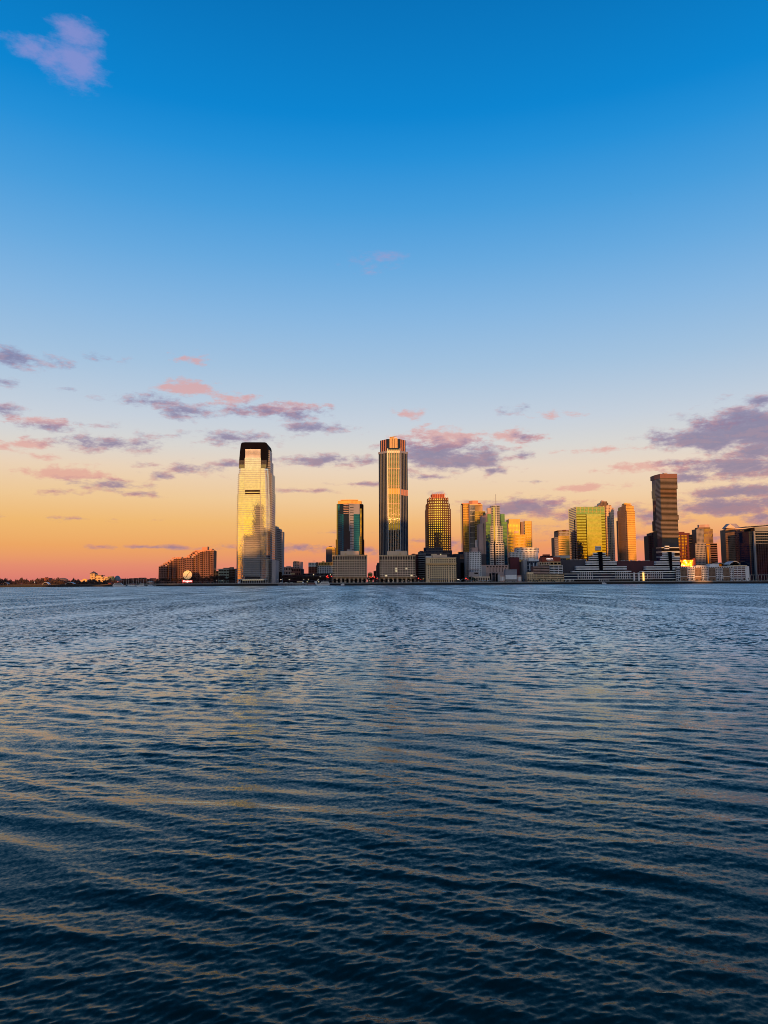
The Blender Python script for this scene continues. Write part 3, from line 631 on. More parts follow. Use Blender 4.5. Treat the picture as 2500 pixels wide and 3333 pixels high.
b.sec([(1177.7,7),(1182.5,12)], 1639, None, 32, 'black_metal', name='side_wall'); b.sec([(1092.8,9),(1100,7)], 1755, None, 30, 'glass_olive', name='side_wall'); b.sec([(1178,9),(1185,11)], 1755, None, 30, 'black_metal', name='side_wall')
b.sec([(1100,8),(1139.4,3),(1176.5,8)], 1628.5, 1639, 34, 'orange_lit_stone', name='crown'); 
b.part(MB().prism([(X(1108,1626,1309), 1311), (X(1139.4,1625,1309), 1309), (X(1166,1626,1309),1311), (X(1160,1626,1309), 1330), (X(1112,1626,1309),1330)], Z(1139,1628.6,1309), Z(1139,1625.8,1309)), 'crown_ridge', 'orange_lit_stone')
b.boxpx('antenna', 1126, 1126.6, 1619, 1626, 14, 14.4, 'steel')
g = MB()
for k in range(9):
    x, y = P[1][0]+(P[2][0]-P[1][0])*k/9, P[1][1]+(P[2][1]-P[1][1])*k/9; g.box(x-.12, x+.12, y+2.2, y+2.6, Z(1139,1638.5,1305), Z(1139,1630.5,1305))
b.part(g, 'crown_joints', 'maroon', 'stuff')

# ------------------------------------------------------------------ tallest ribbed tower
b = Bld('ribbed_skyscraper', 'tallest skyscraper, eight-sided with pale vertical ribs and a flared crown', 'skyscraper', 1281, 1318)
Yv = 1318
vis = [(1232.5,16),(1262,0),(1301.5,0),(1326.5,15)]
P, z0, z1 = b.sec(vis, 1468, None, 52, 'glass_navy', name='curtain_wall')
VB = [(1237.3,19),(1260.8,3.5),(1299.5,3.5),(1320,18)]
PC, zc0, zc1_ = b.sec(VB, 1427.5, 1468, 44, 'glass_navy', name='crown')
zz = lambda py: Z(1281, py, Yv)
L = [math.dist(P[i], P[i+1]) for i in range(3)]
# centre glass skin on the front face in three zones
panel(b, P[0+1], P[2], .0, 1., 1462, 1590, 'mirror_olive', 'glass_face', out=.35, rows=32, rmat='glass_dark', cx_=1281, rk=.2)
panel(b, P[1], P[2], .0, 1., 1590.2, 1608.5, 'orange_lit_stone', 'plant_screen', out=.3, cx_=1281)
panel(b, P[1], P[2], .0, 1., 1608.7, 1722, 'mirror_olive', 'glass_face', out=.35, rows=28, rmat='glass_dark', cx_=1281, rk=.2)
panel(b, P[1], P[2], .0, 1., 1722.2, None, 'mirror_olive', 'glass_face', out=.35, rows=20, rmat='glass_dark', cx_=1281, rk=.2)
panel(b, P[0], P[1], .04, .9, 1566, 1790, 'glass_dark', 'glass_face', out=.2, cx_=1281); panel(b, P[2], P[3], .1, .96, 1592.5, 1611.5, 'terracotta', 'plant_screen', out=.9, cx_=1281)
def ribs(bb, p0, p1, n, zlo, zhi, mat, w=.9, dep=1.1, name='ribs', a0=.06, a1=.94):
    L_ = math.dist(p0, p1)
    for k in range(n):
        t = (a0+(a1-a0)*k/max(1, n-1))*L_; bb.part(MB().ebox(p0, p1, t-w/2, t+w/2, .0, dep, zlo, zhi), name, mat)
ribs(b, P[0], P[1], 5, GZ+3, zz(1474), 'grey_paint', w=.62, name='rib', a0=.2, a1=.86)
ribs(b, P[1], P[2], 6, GZ+3, zz(1464), 'tan_stone', w=.8, name='rib', a0=.16, a1=.86)
ribs(b, P[2], P[3], 4, GZ+3, zz(1474), 'grey_paint', w=.62, name='rib', a0=.18, a1=.8)
for i, n in ((0,3),(1,5),(2,3)): ribs(b, PC[i], PC[i+1], n, Z(1281,1465.5 if i!=1 else 1457,Yv), Z(1281,1428 if i!=1 else 1425.5,Yv), 'lit_stone' if i==1 else 'terracotta', w=2.2 if i == 1 else 1.5, dep=.9, name='crown_fin', a0=.24, a1=.80)  # fin colours hold the red and gold sunlight on the crown
g = MB()
for py in (1526, 1582, 1640): g.ebox(P[1], P[2], .1, L[1]-.1, .3, .8, zz(py+.8), zz(py-.8))
b.part(g, 'ring_bands', 'cream_stone', 'stuff')
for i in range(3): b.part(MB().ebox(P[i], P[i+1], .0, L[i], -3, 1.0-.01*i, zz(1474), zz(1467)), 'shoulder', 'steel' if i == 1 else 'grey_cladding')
for i in (1, 2): b.part(MB().ebox(P[i], P[i+1], -.9 if i == 1 else -1.0, .8, -.2, .9+.02*i, GZ, zz(1460)), 'corner_mullion', 'steel')
b.part(MB().box(X(1286,1424,Yv+10), X(1292,1419,Yv+10), Yv+9, Yv+10, Z(1281,1426,Yv), Z(1281,1421,Yv)), 'roof_plant', 'orange_lit_stone'); b.boxpx('roof_plant', 1268, 1284, 1421.5, 1427, 12, 20, 'lit_stone')
k_ = MB(); a_, c_ = (X(1270,1423,Yv+11), Z(1270,1423,Yv+11)), (X(1292,1419.5,Yv+11), Z(1292,1419.5,Yv+11))
k_.add([(a_[0],Yv+10,a_[1]-.5),(c_[0],Yv+10,c_[1]-.4),(c_[0],Yv+11,c_[1]+.4),(a_[0],Yv+11,a_[1]+.5),(a_[0],Yv+11,a_[1]-.5),(c_[0],Yv+11,c_[1]-.4)], [(0,1,2,3),(4,3,2,5),(0,4,5,1),(0,3,4),(1,5,2)])
b.part(k_, 'crane_arm', 'gold_lit_stone')

b = Bld('dark_row_house', 'narrow dark building at the left foot of the tallest ribbed tower', 'building', 1228, 1300)
b.sec([(1224,0),(1231,0)], 1840, None, 20, 'dark_stone', style=[dict(cols=2, rows=8, frame='grey_stone', glass='window_dark')]); b.sec([(1227,-1),(1234,-1)], 1832, None, 18, 'dark_stone'); b.sec([(1216,3),(1224.5,3)], 1858, None, 20, 'dark_brick')
b = Bld('street_building', 'small orange-lit building at the end of the street between the two arcaded blocks', 'building', 1206, 1640)
b.sec([(1198,0),(1212,0)], 1866, None, 30, 'lit_stone', style=[dict(cols=4, rows=3, frame='orange_lit_stone', glass='window_dark')])
b.part(MB().prism([(X(1198,1866,1640),1640),(X(1212,1866,1640),1640),(X(1212,1866,1640),1660),(X(1198,1866,1640),1660)], Z(1205,1866,1640), Z(1205,1863,1640), [(X(1202,1866,1640),1645),(X(1208,1866,1640),1645),(X(1208,1866,1640),1655),(X(1202,1866,1640),1655)]), 'roof', 'red_brick')
# ------------------------------------------------------------------ brown tower and its neighbours
b = Bld('brown_office', 'dark brown office building partly hidden behind the right end of the tallest tower podium', 'building', 1358, 1300)
b.sec([(1340,0),(1363.5,0)], 1804, None, 26, 'brown_brick', style=[dict(cols=6, rows=13, frame='dark_brick', glass='glass_brown', ww=.65, wh=.5)]); b.boxpx('plant_room', 1342, 1350, 1802, 1804, 6, 14, 'maroon')
b = Bld('dark_office_block', 'dark blue-grey office block with slanted bands, left of the cream stone block', 'building', 1374, 1285)
b.sec([(1362.5,8),(1372,4),(1386,0)], 1796, None, 30, 'dark_stone', style=[dict(cols=1, rows=14, frame='grey_paint', glass='window_dark', ww=1., wh=.5, piers=False), dict(cols=1, rows=14, frame='grey_paint', glass='window_dark', ww=1., wh=.55, piers=False)])
b.boxpx('upper_storey', 1366, 1379, 1793, 1796.2, 10, 20, 'dark_brick')
b = Bld('brown_granite_tower', 'brown granite tower with bright grid windows and a stepped crown of fins', 'tower', 1427, 1345)
Yb = 1345
def brown_sec(vl, pyT, pyB, c3, rows, D_, lit='glass_bright'):
    sty = [dict(cols=c, rows=rows, frame='brown_granite', glass=g_, ww=.58, wh=.48, dep=.7, each=(c*rows <= 300)) for c, g_ in c3]
    return b.sec(vl, pyT, pyB, D_, 'brown_granite', style=sty)
vmain = [(1385.8,17),(1394,5),(1413,1.2),(1440,0),(1458,3),(1466.5,7)]
brown_sec(vmain, 1655, None, ((2,'glass_brown'),(3,'glass_bright'),(4,'glass_bright'),(3,'glass_bright'),(1,'glass_bright')), 33, 46)
brown_sec([(1387.2,18),(1395,6.5),(1413,2.7),(1440,1.5),(1457,4.5),(1463.2,7.5)], 1638, 1655.2, ((2,'glass_brown'),(3,'glass_bright'),(4,'glass_bright'),(3,'glass_bright'),(1,'glass_bright')), 2, 42)
brown_sec([(1391,19),(1398,8),(1414,4.2),(1440,3),(1459,8)], 1620, 1638.2, ((1,'glass_bright'),(3,'glass_bright'),(4,'glass_bright'),(3,'glass_bright')), 2, 36)
b.sec([(1402,20),(1408,12),(1447,12)], 1606, 1620.2, 22, 'rust_red', name='crown')
PQ, _ = b.pts([(1402,20),(1408,12),(1447,12)], 1606, 22)
ribs(b, PQ[1], PQ[2], 6, Z(1427,1621,Yb), Z(1427,1603.5,Yb), 'terracotta', w=1.0, dep=1.2, name='crown_fin', a0=.02, a1=.98)
PQ2, _ = b.pts([(1398,8),(1414,4.2),(1440,3),(1459,8)], 1620, 36)
for i, n in ((0,3),(1,4),(2,3)): ribs(b, PQ2[i], PQ2[i+1], n, Z(1427,1626,Yb), Z(1427,1617,Yb), 'terracotta', w=.8, dep=1.1, name='crown_fin', a0=.05, a1=.9)
b = Bld('dark_glass_podium', 'dark glazed podium in front of the brown granite tower', 'building', 1425, 1300)
b.sec([(1379.5,4),(1386,0),(1441,0)], 1782, None, 30, 'glass_navy', style=[None, dict(cols=12, rows=12, frame='dark_stone', glass='glass_dark', ww=.8, wh=.5, each=False, lit=.02)])
b.sec([(1441.2,1),(1464,1),(1471.5,5)], 1791, None, 26, 'glass_dark', style=[dict(cols=9, rows=10, frame='dark_stone', glass='glass_brown', ww=.6, wh=.6, lit=.04), None])
b = Bld('cream_stone_block', 'cream stone office block with a heavy cornice, standing in front of the brown granite tower', 'office block', 1435, 1256)
random.seed(9)
P, z0, z1 = b.sec([(1387.5,0),(1484.5,0)], 1815, 1886, 34, 'cream_stone')
zz = lambda py: Z(1435, py, 1256)
b.facade((P[0][0]+1.5,P[0][1]), (X(1398,1830,1256),P[0][1]), zz(1884), zz(1838), 1, 6, 'cream_stone', 'window_dark', ww=.45, wh=.5)
for (a, c, n) in ((1398.5,1459,9),(1461,1484,3)):
    p0, p1 = (X(a,1830,1256),1256), (X(c,1830,1256),1256)
    b.facade(p0, p1, zz(1832.3), zz(1819), n, 2, 'cream_stone', 'window_dark', ww=.58, wh=.52, dep=.5)
    b.facade(p0, p1, zz(1885.5), zz(1838), n, 7, 'cream_stone', 'window_dark', ww=.58, wh=.55, dep=.5)
    b.facade(p0, p1, GZ, zz(1886.5), n, 1, 'cream_stone', 'window_dark', ww=.55, wh=.95, dep=.5)
b.boxpx('ground_storey', 1388, 1484, 1886.1, None, .0, 33, 'cream_stone')
b.boxpx('cornice', 1385.8, 1486, 1833, 1836, -1.6, 20, 'lit_stone'); b.boxpx('roof_edge', 1386.5, 1485.5, 1813.8, 1815.6, -1., 34, 'sand_stone'); b.boxpx('awning', 1396, 1459, 1885.5, 1887.2, -2.2, -.4, 'grey_paint')
b.boxpx('penthouse', 1409, 1455, 1805.5, 1813.9, 8, 24, 'tan_stone'); b.boxpx('penthouse', 1404.5, 1422, 1803, 1813.9, 24.2, 30, 'cream_stone'); b.boxpx('penthouse', 1386, 1404.4, 1811, 1813.9, 3, 28, 'white_paint')
b = Bld('black_office_tower', 'dark mid-rise with black glass recess and blue roof box, right of cream block', 'building', 1493, 1330)
b.sec([(1475,3),(1483,0),(1513,0)], 1803, None, 28, 'dark_stone', style=[None, dict(cols=7, rows=14, frame='dark_stone', glass='glass_dark', ww=.7, wh=.45, dep=.5)]); b.boxpx('roof_box', 1492, 1508.5, 1796.3, 1803.2, 6, 18, 'glass_navy'); b.boxpx('glass_recess', 1499, 1513, 1831, None, -1, -.3, 'black_metal')
g = MB()
for j in range(4): g.box(X(1497,1806+3.6*j,1329), X(1511,1806+3.6*j,1329), 1328.6, 1329.3, Z(1500,1807.4+3.6*j,1330), Z(1500,1806+3.6*j,1330))
b.part(g, 'lit_bands', 'terracotta', 'stuff')
b = Bld('pale_grid_building', 'pale mid-rise with a regular grid of small windows, left of the green stepped tower', 'building', 1535, 1290)
b.sec([(1514.5,6),(1528,0),(1566,0)], 1796, None, 30, 'grey_stone', style=[dict(cols=3, rows=15, frame='grey_stone', glass='window_dark', ww=.6, wh=.5), dict(cols=7, rows=15, frame='white_paint', glass='window_dark', ww=.6, wh=.5)]); b.boxpx('plant_room', 1537, 1556, 1782, 1796.2, 6, 18, 'rose_stone')
# ------------------------------------------------------------------ gold-olive trio
b = Bld('bronze_slab_tower', 'bronze and orange slab tower, leftmost of the trio behind the pale grid building', 'tower', 1515, 1420)
P, z0, z1 = b.sec([(1503.5,10),(1507,0),(1528.5,0)], 1638.5, None, 40, 'glass_olive', name='curtain_wall', style=[dict(cols=1, rows=46, frame='rust_red', glass='rust_red', ww=1., wh=.6, piers=False, dep=.2), dict(cols=8, rows=46, frame='orange_lit_stone', glass='glass_olive', ww=.66, wh=.7, each=False, dep=.6)])
b.boxpx('roof_edge', 1503.8, 1528, 1637.6, 1640, -.8, 20, 'terracotta')
b = Bld('white_ribbed_tower', 'tower with white vertical ribs over grey glass and a red-orange top', 'tower', 1549, 1400)
P, z0, z1 = b.sec([(1528.6,0),(1545.5,0),(1570,4)], 1643, None, 40, 'grey_cladding', name='curtain_wall', style=[dict(cols=5, rows=14, frame='white_paint', glass='glass_dark', ww=.78, wh=.94, each=False, dep=.9), dict(cols=7, rows=1, frame='lit_stone', glass='glass_brown', ww=.55, wh=1., bands=False, dep=.9)])
b.boxpx('crown_band', 1528.4, 1570, 1640.5, 1644, -1.2, 20, 'lit_stone'); b.sec([(1527.3,12),(1537.5,6),(1556,6)], 1628, 1640.8, 20, 'terracotta', name='crown'); b.boxpx('crown', 1556.2, 1565, 1637, 1641, 8, 20, 'rust_red')
b = Bld('olive_glass_slab', 'flat olive glass slab tower, right of the white ribbed tower', 'tower', 1562, 1370)
P, z0, z1 = b.sec([(1545.5,0),(1579,0)], 1664, None, 30, 'glass_olive', name='curtain_wall', style=[dict(cols=12, rows=40, frame='gold_lit_stone', glass='glass_olive', ww=.8, wh=.8, each=False, dep=.12)]); b.boxpx('side_wall', 1579.1, 1579.9, 1664, None, 0.5, 29, 'dark_stone')
b = Bld('small_ribbed_building', 'small ribbed white building squeezed left of the green stepped tower', 'building', 1556, 1320)
b.sec([(1551,0),(1561,0)], 1757, 1797, 20, 'white_paint', style=[dict(cols=5, rows=1, frame='white_paint', glass='glass_dark', ww=.6, wh=1., bands=False, dep=.7)])
# ------------------------------------------------------------------ green stepped tower with the spire
b = Bld('green_stepped_tower', 'green glass tower with rose stone shoulders stepping up to a thin spire', 'skyscraper', 1612, 1298)
Yg = 1298
b.sec([(1558.5,8),(1573.5,4)], 1704, None, 36, 'rose_stone', name='stone_shoulder'); b.sec([(1574.4,5),(1582,4)], 1702, None, 34, 'rose_stone', name='stone_shoulder'); b.boxpx('glass_slot', 1573.4, 1574.6, 1704, None, 3.8, 6, 'window_dark')
b.sec([(1567.5,9),(1588,5)], 1677, 1704.2, 30, 'rose_stone', name='stone_shoulder'); b.sec([(1581,10),(1590,8)], 1669, 1677.2, 26, 'rose_stone', name='stone_shoulder'); b.sec([(1586.5,12),(1599,7)], 1651, 1672, 22, 'sand_stone', name='stone_shoulder')
b.boxpx('dark_base', 1558.7, 1583.7, 1804, 1838, 3.2, 3.9, 'dark_stone')
gs = dict(frame='glass_teal', glass='mirror_green', each=False, dep=.25)
b.sec([(1586.5,3),(1600,3)], 1672, 1697.8, 26, 'mirror_green', name='green_wing', style=[dict(gs, cols=5, rows=8, ww=.8, wh=.8)]); b.sec([(1581,2),(1599,2)], 1698, None, 28, 'mirror_gold', name='green_wing', style=[dict(gs, cols=6, rows=44, ww=.8, wh=.8)])
b.sec([(1629,3),(1642.5,3)], 1672, 1697.3, 26, 'mirror_green', name='green_wing', style=[dict(gs, cols=5, rows=8, ww=.8, wh=.8)]); b.sec([(1632,2),(1650,2)], 1697.5, None, 28, 'glass_green_deep', name='green_wing', style=[dict(gs, cols=6, rows=44, ww=.8, wh=.8)])
b.boxpx('side_wall', 1650.1, 1651.8, 1700, None, 4, 26, 'rose_stone')
def shaft(l, r, t, bt, rows, off):
    m_ = (l+r)/2; w_ = (r-l)
    b.sec([(l, off+1.5), (m_-w_*.08, off), (m_+w_*.1, off), (r, off+1.5)], t, bt, 24, 'greenish_panel', name='centre_shaft',
          style=[dict(cols=2, rows=rows, frame='steel', glass='glass_dark', ww=.82, wh=.5, dep=.5), dict(cols=1, rows=rows, frame='steel', glass='mirror_green', ww=.8, wh=.6, dep=.5), dict(cols=2, rows=rows, frame='steel', glass='glass_dark', ww=.82, wh=.5, dep=.5)])
shaft(1599.3, 1626, 1645.5, 1712, 9, 0); shaft(1596.5, 1636, 1712.2, 1769, 8, -1.5); shaft(1594.5, 1640.5, 1769.2, None, 17, -3)
b.part(MB().ebox((X(1606,1700,Yg-3.2),Yg-3.2),(X(1611,1700,Yg-3.2),Yg-3.2), 0, 2.6, -.2, .5, GZ, Z(1608,1652,Yg)), 'glass_bay', 'mirror_gold')
b.part(MB().cyl((X(1614.3,1645,Yg+4), Yg+4), .75, .4, Z(1614,1660,Yg), Z(1614,1609,Yg+4), 8), 'spire', 'steel'); b.boxpx('spire_fin', 1613.4, 1615, 1646, 1770, -4.4, -3.2, 'steel')
b.part(MB().cyl((X(1606,1642,Yg+6), Yg+6), .25, .15, Z(1606,1646,Yg), Z(1606,1640,Yg+6), 6), 'antenna', 'steel'); b.part(MB().cyl((X(1609,1642,Yg+6), Yg+6), .2, .1, Z(1606,1646,Yg), Z(1606,1641,Yg+6), 6), 'antenna', 'steel')
b.sec([(1558,-6),(1583,-8),(1654,-8)], 1839.5, 1896, 20, 'rose_stone', name='stone_base'); 
for k in range(7): b.boxpx('window', 1585+10*k, 1590+10*k, 1842.5, 1846.5, -8.3, -7.9, 'window_dark')
for k in range(6): b.boxpx('slit_window', 1594.5+9.9*k, 1596+9.9*k, 1848, 1862, -8.3, -7.9, 'window_dark')
for (a, c) in ((1593,1599),(1613,1621)): b.boxpx('entrance', a, c, 1866, None, -8.5, -7.9, 'window_dark')
b.boxpx('gold_entrance', 1602, 1610.5, 1864, None, -8.7, -7.9, 'mirror_gold'); b.boxpx('flank_wall', 1558, 1582, 1842, 1895, -8.1, -6.2, 'grey_stone')
# ------------------------------------------------------------------ two gold-lit towers
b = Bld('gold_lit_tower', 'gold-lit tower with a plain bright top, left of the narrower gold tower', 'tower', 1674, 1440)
b.sec([(1656,0),(1693,0)], 1689.5, 1704, 30, 'gold_lit_stone'); b.sec([(1654.5,-1),(1692.5,-1)], 1704.2, 1741, 30, 'gold_lit_stone', style=[dict(cols=8, rows=9, frame='orange_lit_stone', glass='glass_bright', ww=.74, wh=.5)])
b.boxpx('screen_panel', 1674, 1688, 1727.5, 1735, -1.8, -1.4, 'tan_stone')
b.sec([(1650,-4),(1710.5,-4)], 1740.2, None, 30, 'brown_brick', style=[dict(cols=15, rows=16, frame='orange_lit_stone', glass='glass_amber', ww=.6, wh=.55, each=True)])
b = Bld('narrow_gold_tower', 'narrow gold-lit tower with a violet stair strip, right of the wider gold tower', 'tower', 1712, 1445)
b.sec([(1695,6),(1704,0),(1708,0)], 1697.5, None, 28, 'rose_stone', style=[None, dict(cols=1, rows=22, frame='grey_paint', glass='glass_dark', ww=.6, wh=.5)]); b.sec([(1708.2,-1),(1727.5,-1),(1731,4)], 1696.5, None, 28, 'orange_lit_stone', style=[dict(cols=3, rows=24, frame='orange_lit_stone', glass='glass_amber', ww=.72, wh=.5), None]); b.boxpx('top_wall', 1708, 1727.6, 1695.4, 1706, -1.9, 12, 'orange_lit_stone')
b = Bld('white_terrace_building', 'white mid-rise with rows of square windows and a rounded top storey', 'building', 1707, 1340)
b.sec([(1682,0),(1741,0),(1753,5)], 1783.5, 1800, 26, 'white_paint', style=[dict(cols=14, rows=2, frame='white_paint', glass='glass_dark', ww=.6, wh=.6), dict(cols=3, rows=2, frame='white_paint', glass='glass_dark')])
b.sec([(1660,-2),(1742,-2),(1752,4)], 1797, 1823, 28, 'white_paint', style=[dict(cols=18, rows=4, frame='white_paint', glass='window_dark', ww=.62, wh=.5), None]); b.boxpx('roof_edge', 1681, 1748, 1782, 1783.8, -.7, 20, 'steel')
b = Bld('dark_red_block', 'plain dark red blank-walled block, right of the green stepped tower', 'building', 1672, 1310)
b.sec([(1658,8),(1660,0),(1690.5,0)], 1814, None, 26, 'maroon'); b.boxpx('lower_wing', 1690.6, 1704, 1827, None, 2, 22, 'dark_stone'); b.boxpx('copper_band', 1690.5, 1704, 1822, 1829, 1, 18, 'orange_lit_stone'); b.boxpx('side_balconies', 1651.5, 1658, 1836, 1851, 3, 12, 'grey_stone')
b = Bld('dark_frame_building', 'dark glass low-rise with white frames, just left of the brick hotel', 'building', 1730, 1292)
b.sec([(1703.5,0),(1715,0)], 1823, None, 22, 'steel', style=[dict(cols=4, rows=1, frame='steel', glass='grey_cladding', ww=.7, wh=1., bands=False)]); b.sec([(1715.2,1),(1759,1)], 1826, None, 22, 'glass_navy', style=[dict(cols=7, rows=5, frame='grey_paint', glass='glass_dark', ww=.85, wh=.8, dep=.4)])
b.boxpx('white_screen', 1721, 1738, 1815.5, 1826.2, 4, 16, 'white_paint'); b.boxpx('white_screen', 1738.2, 1756, 1820.5, 1826.2, 4, 16, 'white_paint')
for (x_, t_) in ((1723.5,1834),(1736,1832),(1746.5,1832)): b.boxpx('white_frame', x_, x_+2.4, t_, 1858, -.4, .8, 'white_paint')
# ------------------------------------------------------------------ low front buildings between
b = Bld('waterfront_cafe', 'low beige waterfront pavilion with dark doorways, in front of the green stepped tower', 'pavilion', 1567, 1252)
b.sec([(1541,0),(1594,0)], 1878, None, 12, 'sand_stone', style=[dict(cols=7, rows=1, frame='sand_stone', glass='window_dark', ww=.55, wh=.7)])
b.boxpx('upper_terrace', 1524, 1560, 1853, 1856, 14, 30, 'grey_stone'); b.boxpx('upper_wall', 1527, 1560, 1862, 1878, 14, 26, 'grey_stone'); b.boxpx('window', 1544, 1556, 1864, 1868, 13.6, 13.9, 'window_dark'); b.boxpx('roof_edge', 1540, 1595, 1876.6, 1878.3, -.6, 12, 'cream_stone')
b = Bld('ferry_terminal', 'grey metal-clad terminal box with rose side pavilions on the promenade', 'terminal', 1663, 1254)
b.sec([(1645,0),(1682,0)], 1853, None, 16, 'grey_cladding', name='wall', style=[dict(cols=1, rows=10, frame='grey_paint', glass='grey_cladding', ww=1., wh=.8, piers=False, dep=.2)])
b.boxpx('light_band', 1645.5, 1681.5, 1871, 1885, -.7, -.2, 'white_paint'); b.sec([(1628,1),(1642.5,1)], 1872, None, 12, 'rose_stone', style=[dict(cols=3, rows=1, frame='rose_stone', glass='white_paint', ww=.7, wh=.6)]); b.sec([(1684,1),(1697,1)], 1873, None, 12, 'rose_stone', style=[dict(cols=3, rows=1, frame='rose_stone', glass='white_paint', ww=.7, wh=.6)]); b.boxpx('side_post', 1622, 1627, 1870, None, 1, 9, 'steel')
b.boxpx('canopy', 1643, 1684, 1885.2, 1886.4, -3, -.8, 'steel')
# ------------------------------------------------------------------ brick hotel with its sign
b = Bld('brick_hotel', 'brick hotel with white balconies and a lettered dark red sign wall on its roof', 'hotel', 1785, 1250)
Yh = 1250
b.sec([(1761,4),(1764,0),(1800,0),(1824,3)], 1813.5, 1828.2, 20, 'rust_red', name='sign_wall')
b.sec([(1757,3),(1790,0),(1826,0)], 1828, 1840.2, 24, 'sand_stone', style=[dict(cols=6, rows=1, frame='sand_stone', glass='glass_brown', ww=.6, wh=.5), dict(cols=3, rows=1, frame='lit_stone', glass='glass_brown', ww=.8, wh=.5)])
b.sec([(1736,6),(1760,1),(1788,-1)], 1843, 1868.2, 26, 'rose_wall', style=[dict(cols=1, rows=5, frame='rose_stone', glass='window_dark', ww=1., wh=.5, piers=False, dep=.8), dict(cols=1, rows=5, frame='rose_stone', glass='window_dark', ww=1., wh=.5, piers=False, dep=.8)])
b.sec([(1788.2,1),(1831,1)], 1840.2, 1868, 24, 'brown_brick', style=[dict(cols=3, rows=5, frame='white_paint', glass='window_dark', ww=.93, wh=.6, dep=1.6)])
b.sec([(1716,4),(1745,-2),(1835.5,-2)], 1868.2, None, 30, 'sand_stone', style=[dict(cols=4, rows=4, frame='cream_stone', glass='window_dark', ww=.9, wh=.5, dep=.8), dict(cols=4, rows=4, frame='cream_stone', glass='glass_brown', ww=.96, wh=.5, dep=.9)])
g = MB()
for k in range(34): x_ = X(1720+115*k/33, 1889, Yh-3); g.box(x_-.3, x_+.3, Yh-4.2, Yh-3.3, GZ, GZ+4.8)
b.part(g, 'arcade_posts', 'cream_stone', 'stuff'); b.boxpx('upper_terrace', 1717, 1740, 1862, 1868.4, 6, 18, 'cream_stone')
def text_obj(s_, name, parent, mat, x, y, z, size, width=None, depth=.12, shear=0.0, bold=0.0):
    cu = bpy.data.curves.new(name, 'FONT'); cu.body = s_; cu.size = size; cu.extrude = depth; cu.align_x = 'CENTER'; cu.align_y = 'CENTER'; cu.shear = shear; cu.offset = bold
    cu.materials.append(M[mat]); o = bpy.data.objects.new(name, cu); COL.objects.link(o)
    o.rotation_euler = (R(90), 0, 0); o.parent = parent; o.location = (x-parent.location.x, y-parent.location.y, z-parent.location.z)
    bpy.context.view_layer.update()
    me = bpy.data.meshes.new_from_object(o); bpy.data.objects.remove(o)
    if width:
        w0 = max(v.co.x for v in me.vertices)-min(v.co.x for v in me.vertices); me.transform(Matrix.Diagonal((width/w0, 1, 1, 1)))
    me.transform(Matrix.Rotation(R(90), 4, 'X')); o = bpy.data.objects.new(name, me); COL.objects.link(o); o.parent = parent
    o.location = (x-parent.location.x, y-parent.location.y, z-parent.location.z)
    return o
zz = lambda px, py: Z(px, py, Yh)
text_obj('HYATT', 'lettering', b.root, 'letter_glow', X(1789,1819,Yh), Yh-.45, zz(1789,1819), 3.0, X(1799,1819,Yh)-X(1779,1819,Yh), bold=.05)
text_obj('REGENCY', 'lettering', b.root, 'white_paint', X(1791,1824,Yh), Yh-.45, zz(1791,1823.6), 1.9, X(1802,1819,Yh)-X(1779.5,1819,Yh), bold=.03)
b = Bld('small_brick_house', 'small brick roof pavilion rising just behind the hotel sign wall', 'building', 1782, 1330)
b.sec([(1764,0),(1807,0)], 1809, None, 18, 'dark_brick', style=[dict(cols=9, rows=12, frame='dark_brick', glass='glass_brown')]); b.sec([(1768,4),(1790,4)], 1804, 1809.2, 10, 'rust_red')
b = Bld('grey_office_wing', 'grey panel office block between the hotel and the black stepped complex', 'building', 1840, 1285)
b.sec([(1811,0),(1856,0)], 1808, 1816, 22, 'steel', name='roof_storey'); b.sec([(1824,2),(1842,2)], 1816.2, None, 22, 'grey_paint', style=[dict(cols=3, rows=9, frame='grey_paint', glass='glass_dark', ww=.85, wh=.5)])
# ------------------------------------------------------------------ mid-rise tan tower, gold building, two masonry towers
b = Bld('tan_stepped_tower', 'mid-rise tan tower with a raised right half, left of the big gold glass building', 'tower', 1830, 1420)
b.sec([(1805,8),(1817,0)], 1748.5, None, 36, 'brown_brick', style=[dict(cols=6, rows=20, frame='grey_stone', glass='glass_dark', ww=.6, wh=.5)]); b.sec([(1816,3),(1820,0),(1851.5,0)], 1728, 1744, 36, 'brown_brick', style=[None, dict(cols=8, rows=3, frame='grey_stone', glass='glass_brown', ww=.7, wh=.6)])
b.sec([(1817.2,-1),(1853,-1)], 1744.2, None, 36, 'brown_brick', style=[dict(cols=10, rows=20, frame='gold_lit_stone', glass='glass_olive', ww=.6, wh=.55)]); b.boxpx('parapet', 1815, 1852, 1726.3, 1728.2, -.8, 30, 'dark_brick'); b.boxpx('roof_box', 1833, 1843, 1724.5, 1726.4, 8, 16, 'dark_brick')
b = Bld('gold_glass_building', 'broad gold mirror-glass building with a large flat central panel', 'office building', 1920, 1400)
Yo = 1400
P, z0, z1 = b.sec([(1852,44),(1875,0),(1968,0)], 1649.5, None, 50, 'mirror_mid', name='curtain_wall', style=[dict(cols=1, rows=42, frame='rose_stone', glass='mirror_mid', ww=1., wh=.5, piers=False, dep=.15), None])
L_ = math.dist(P[1], P[2]); fr = lambda px: (px-1875)/93.
panel(b, P[1], P[2], 0, 1, 1650, 1672.5, 'mirror_green', 'top_band', out=.4, cx_=1920)
panel(b, P[1], P[2], 0, fr(1906), 1672.7, None, 'glass_olive', 'banded_glass', out=.3, rows=24, rmat='mirror_gold', cx_=1920, rk=.5)
panel(b, P[1], P[2], fr(1907.5), fr(1955), 1672.7, None, 'mirror_gold', 'flat_panel', out=1.4, cx_=1920)
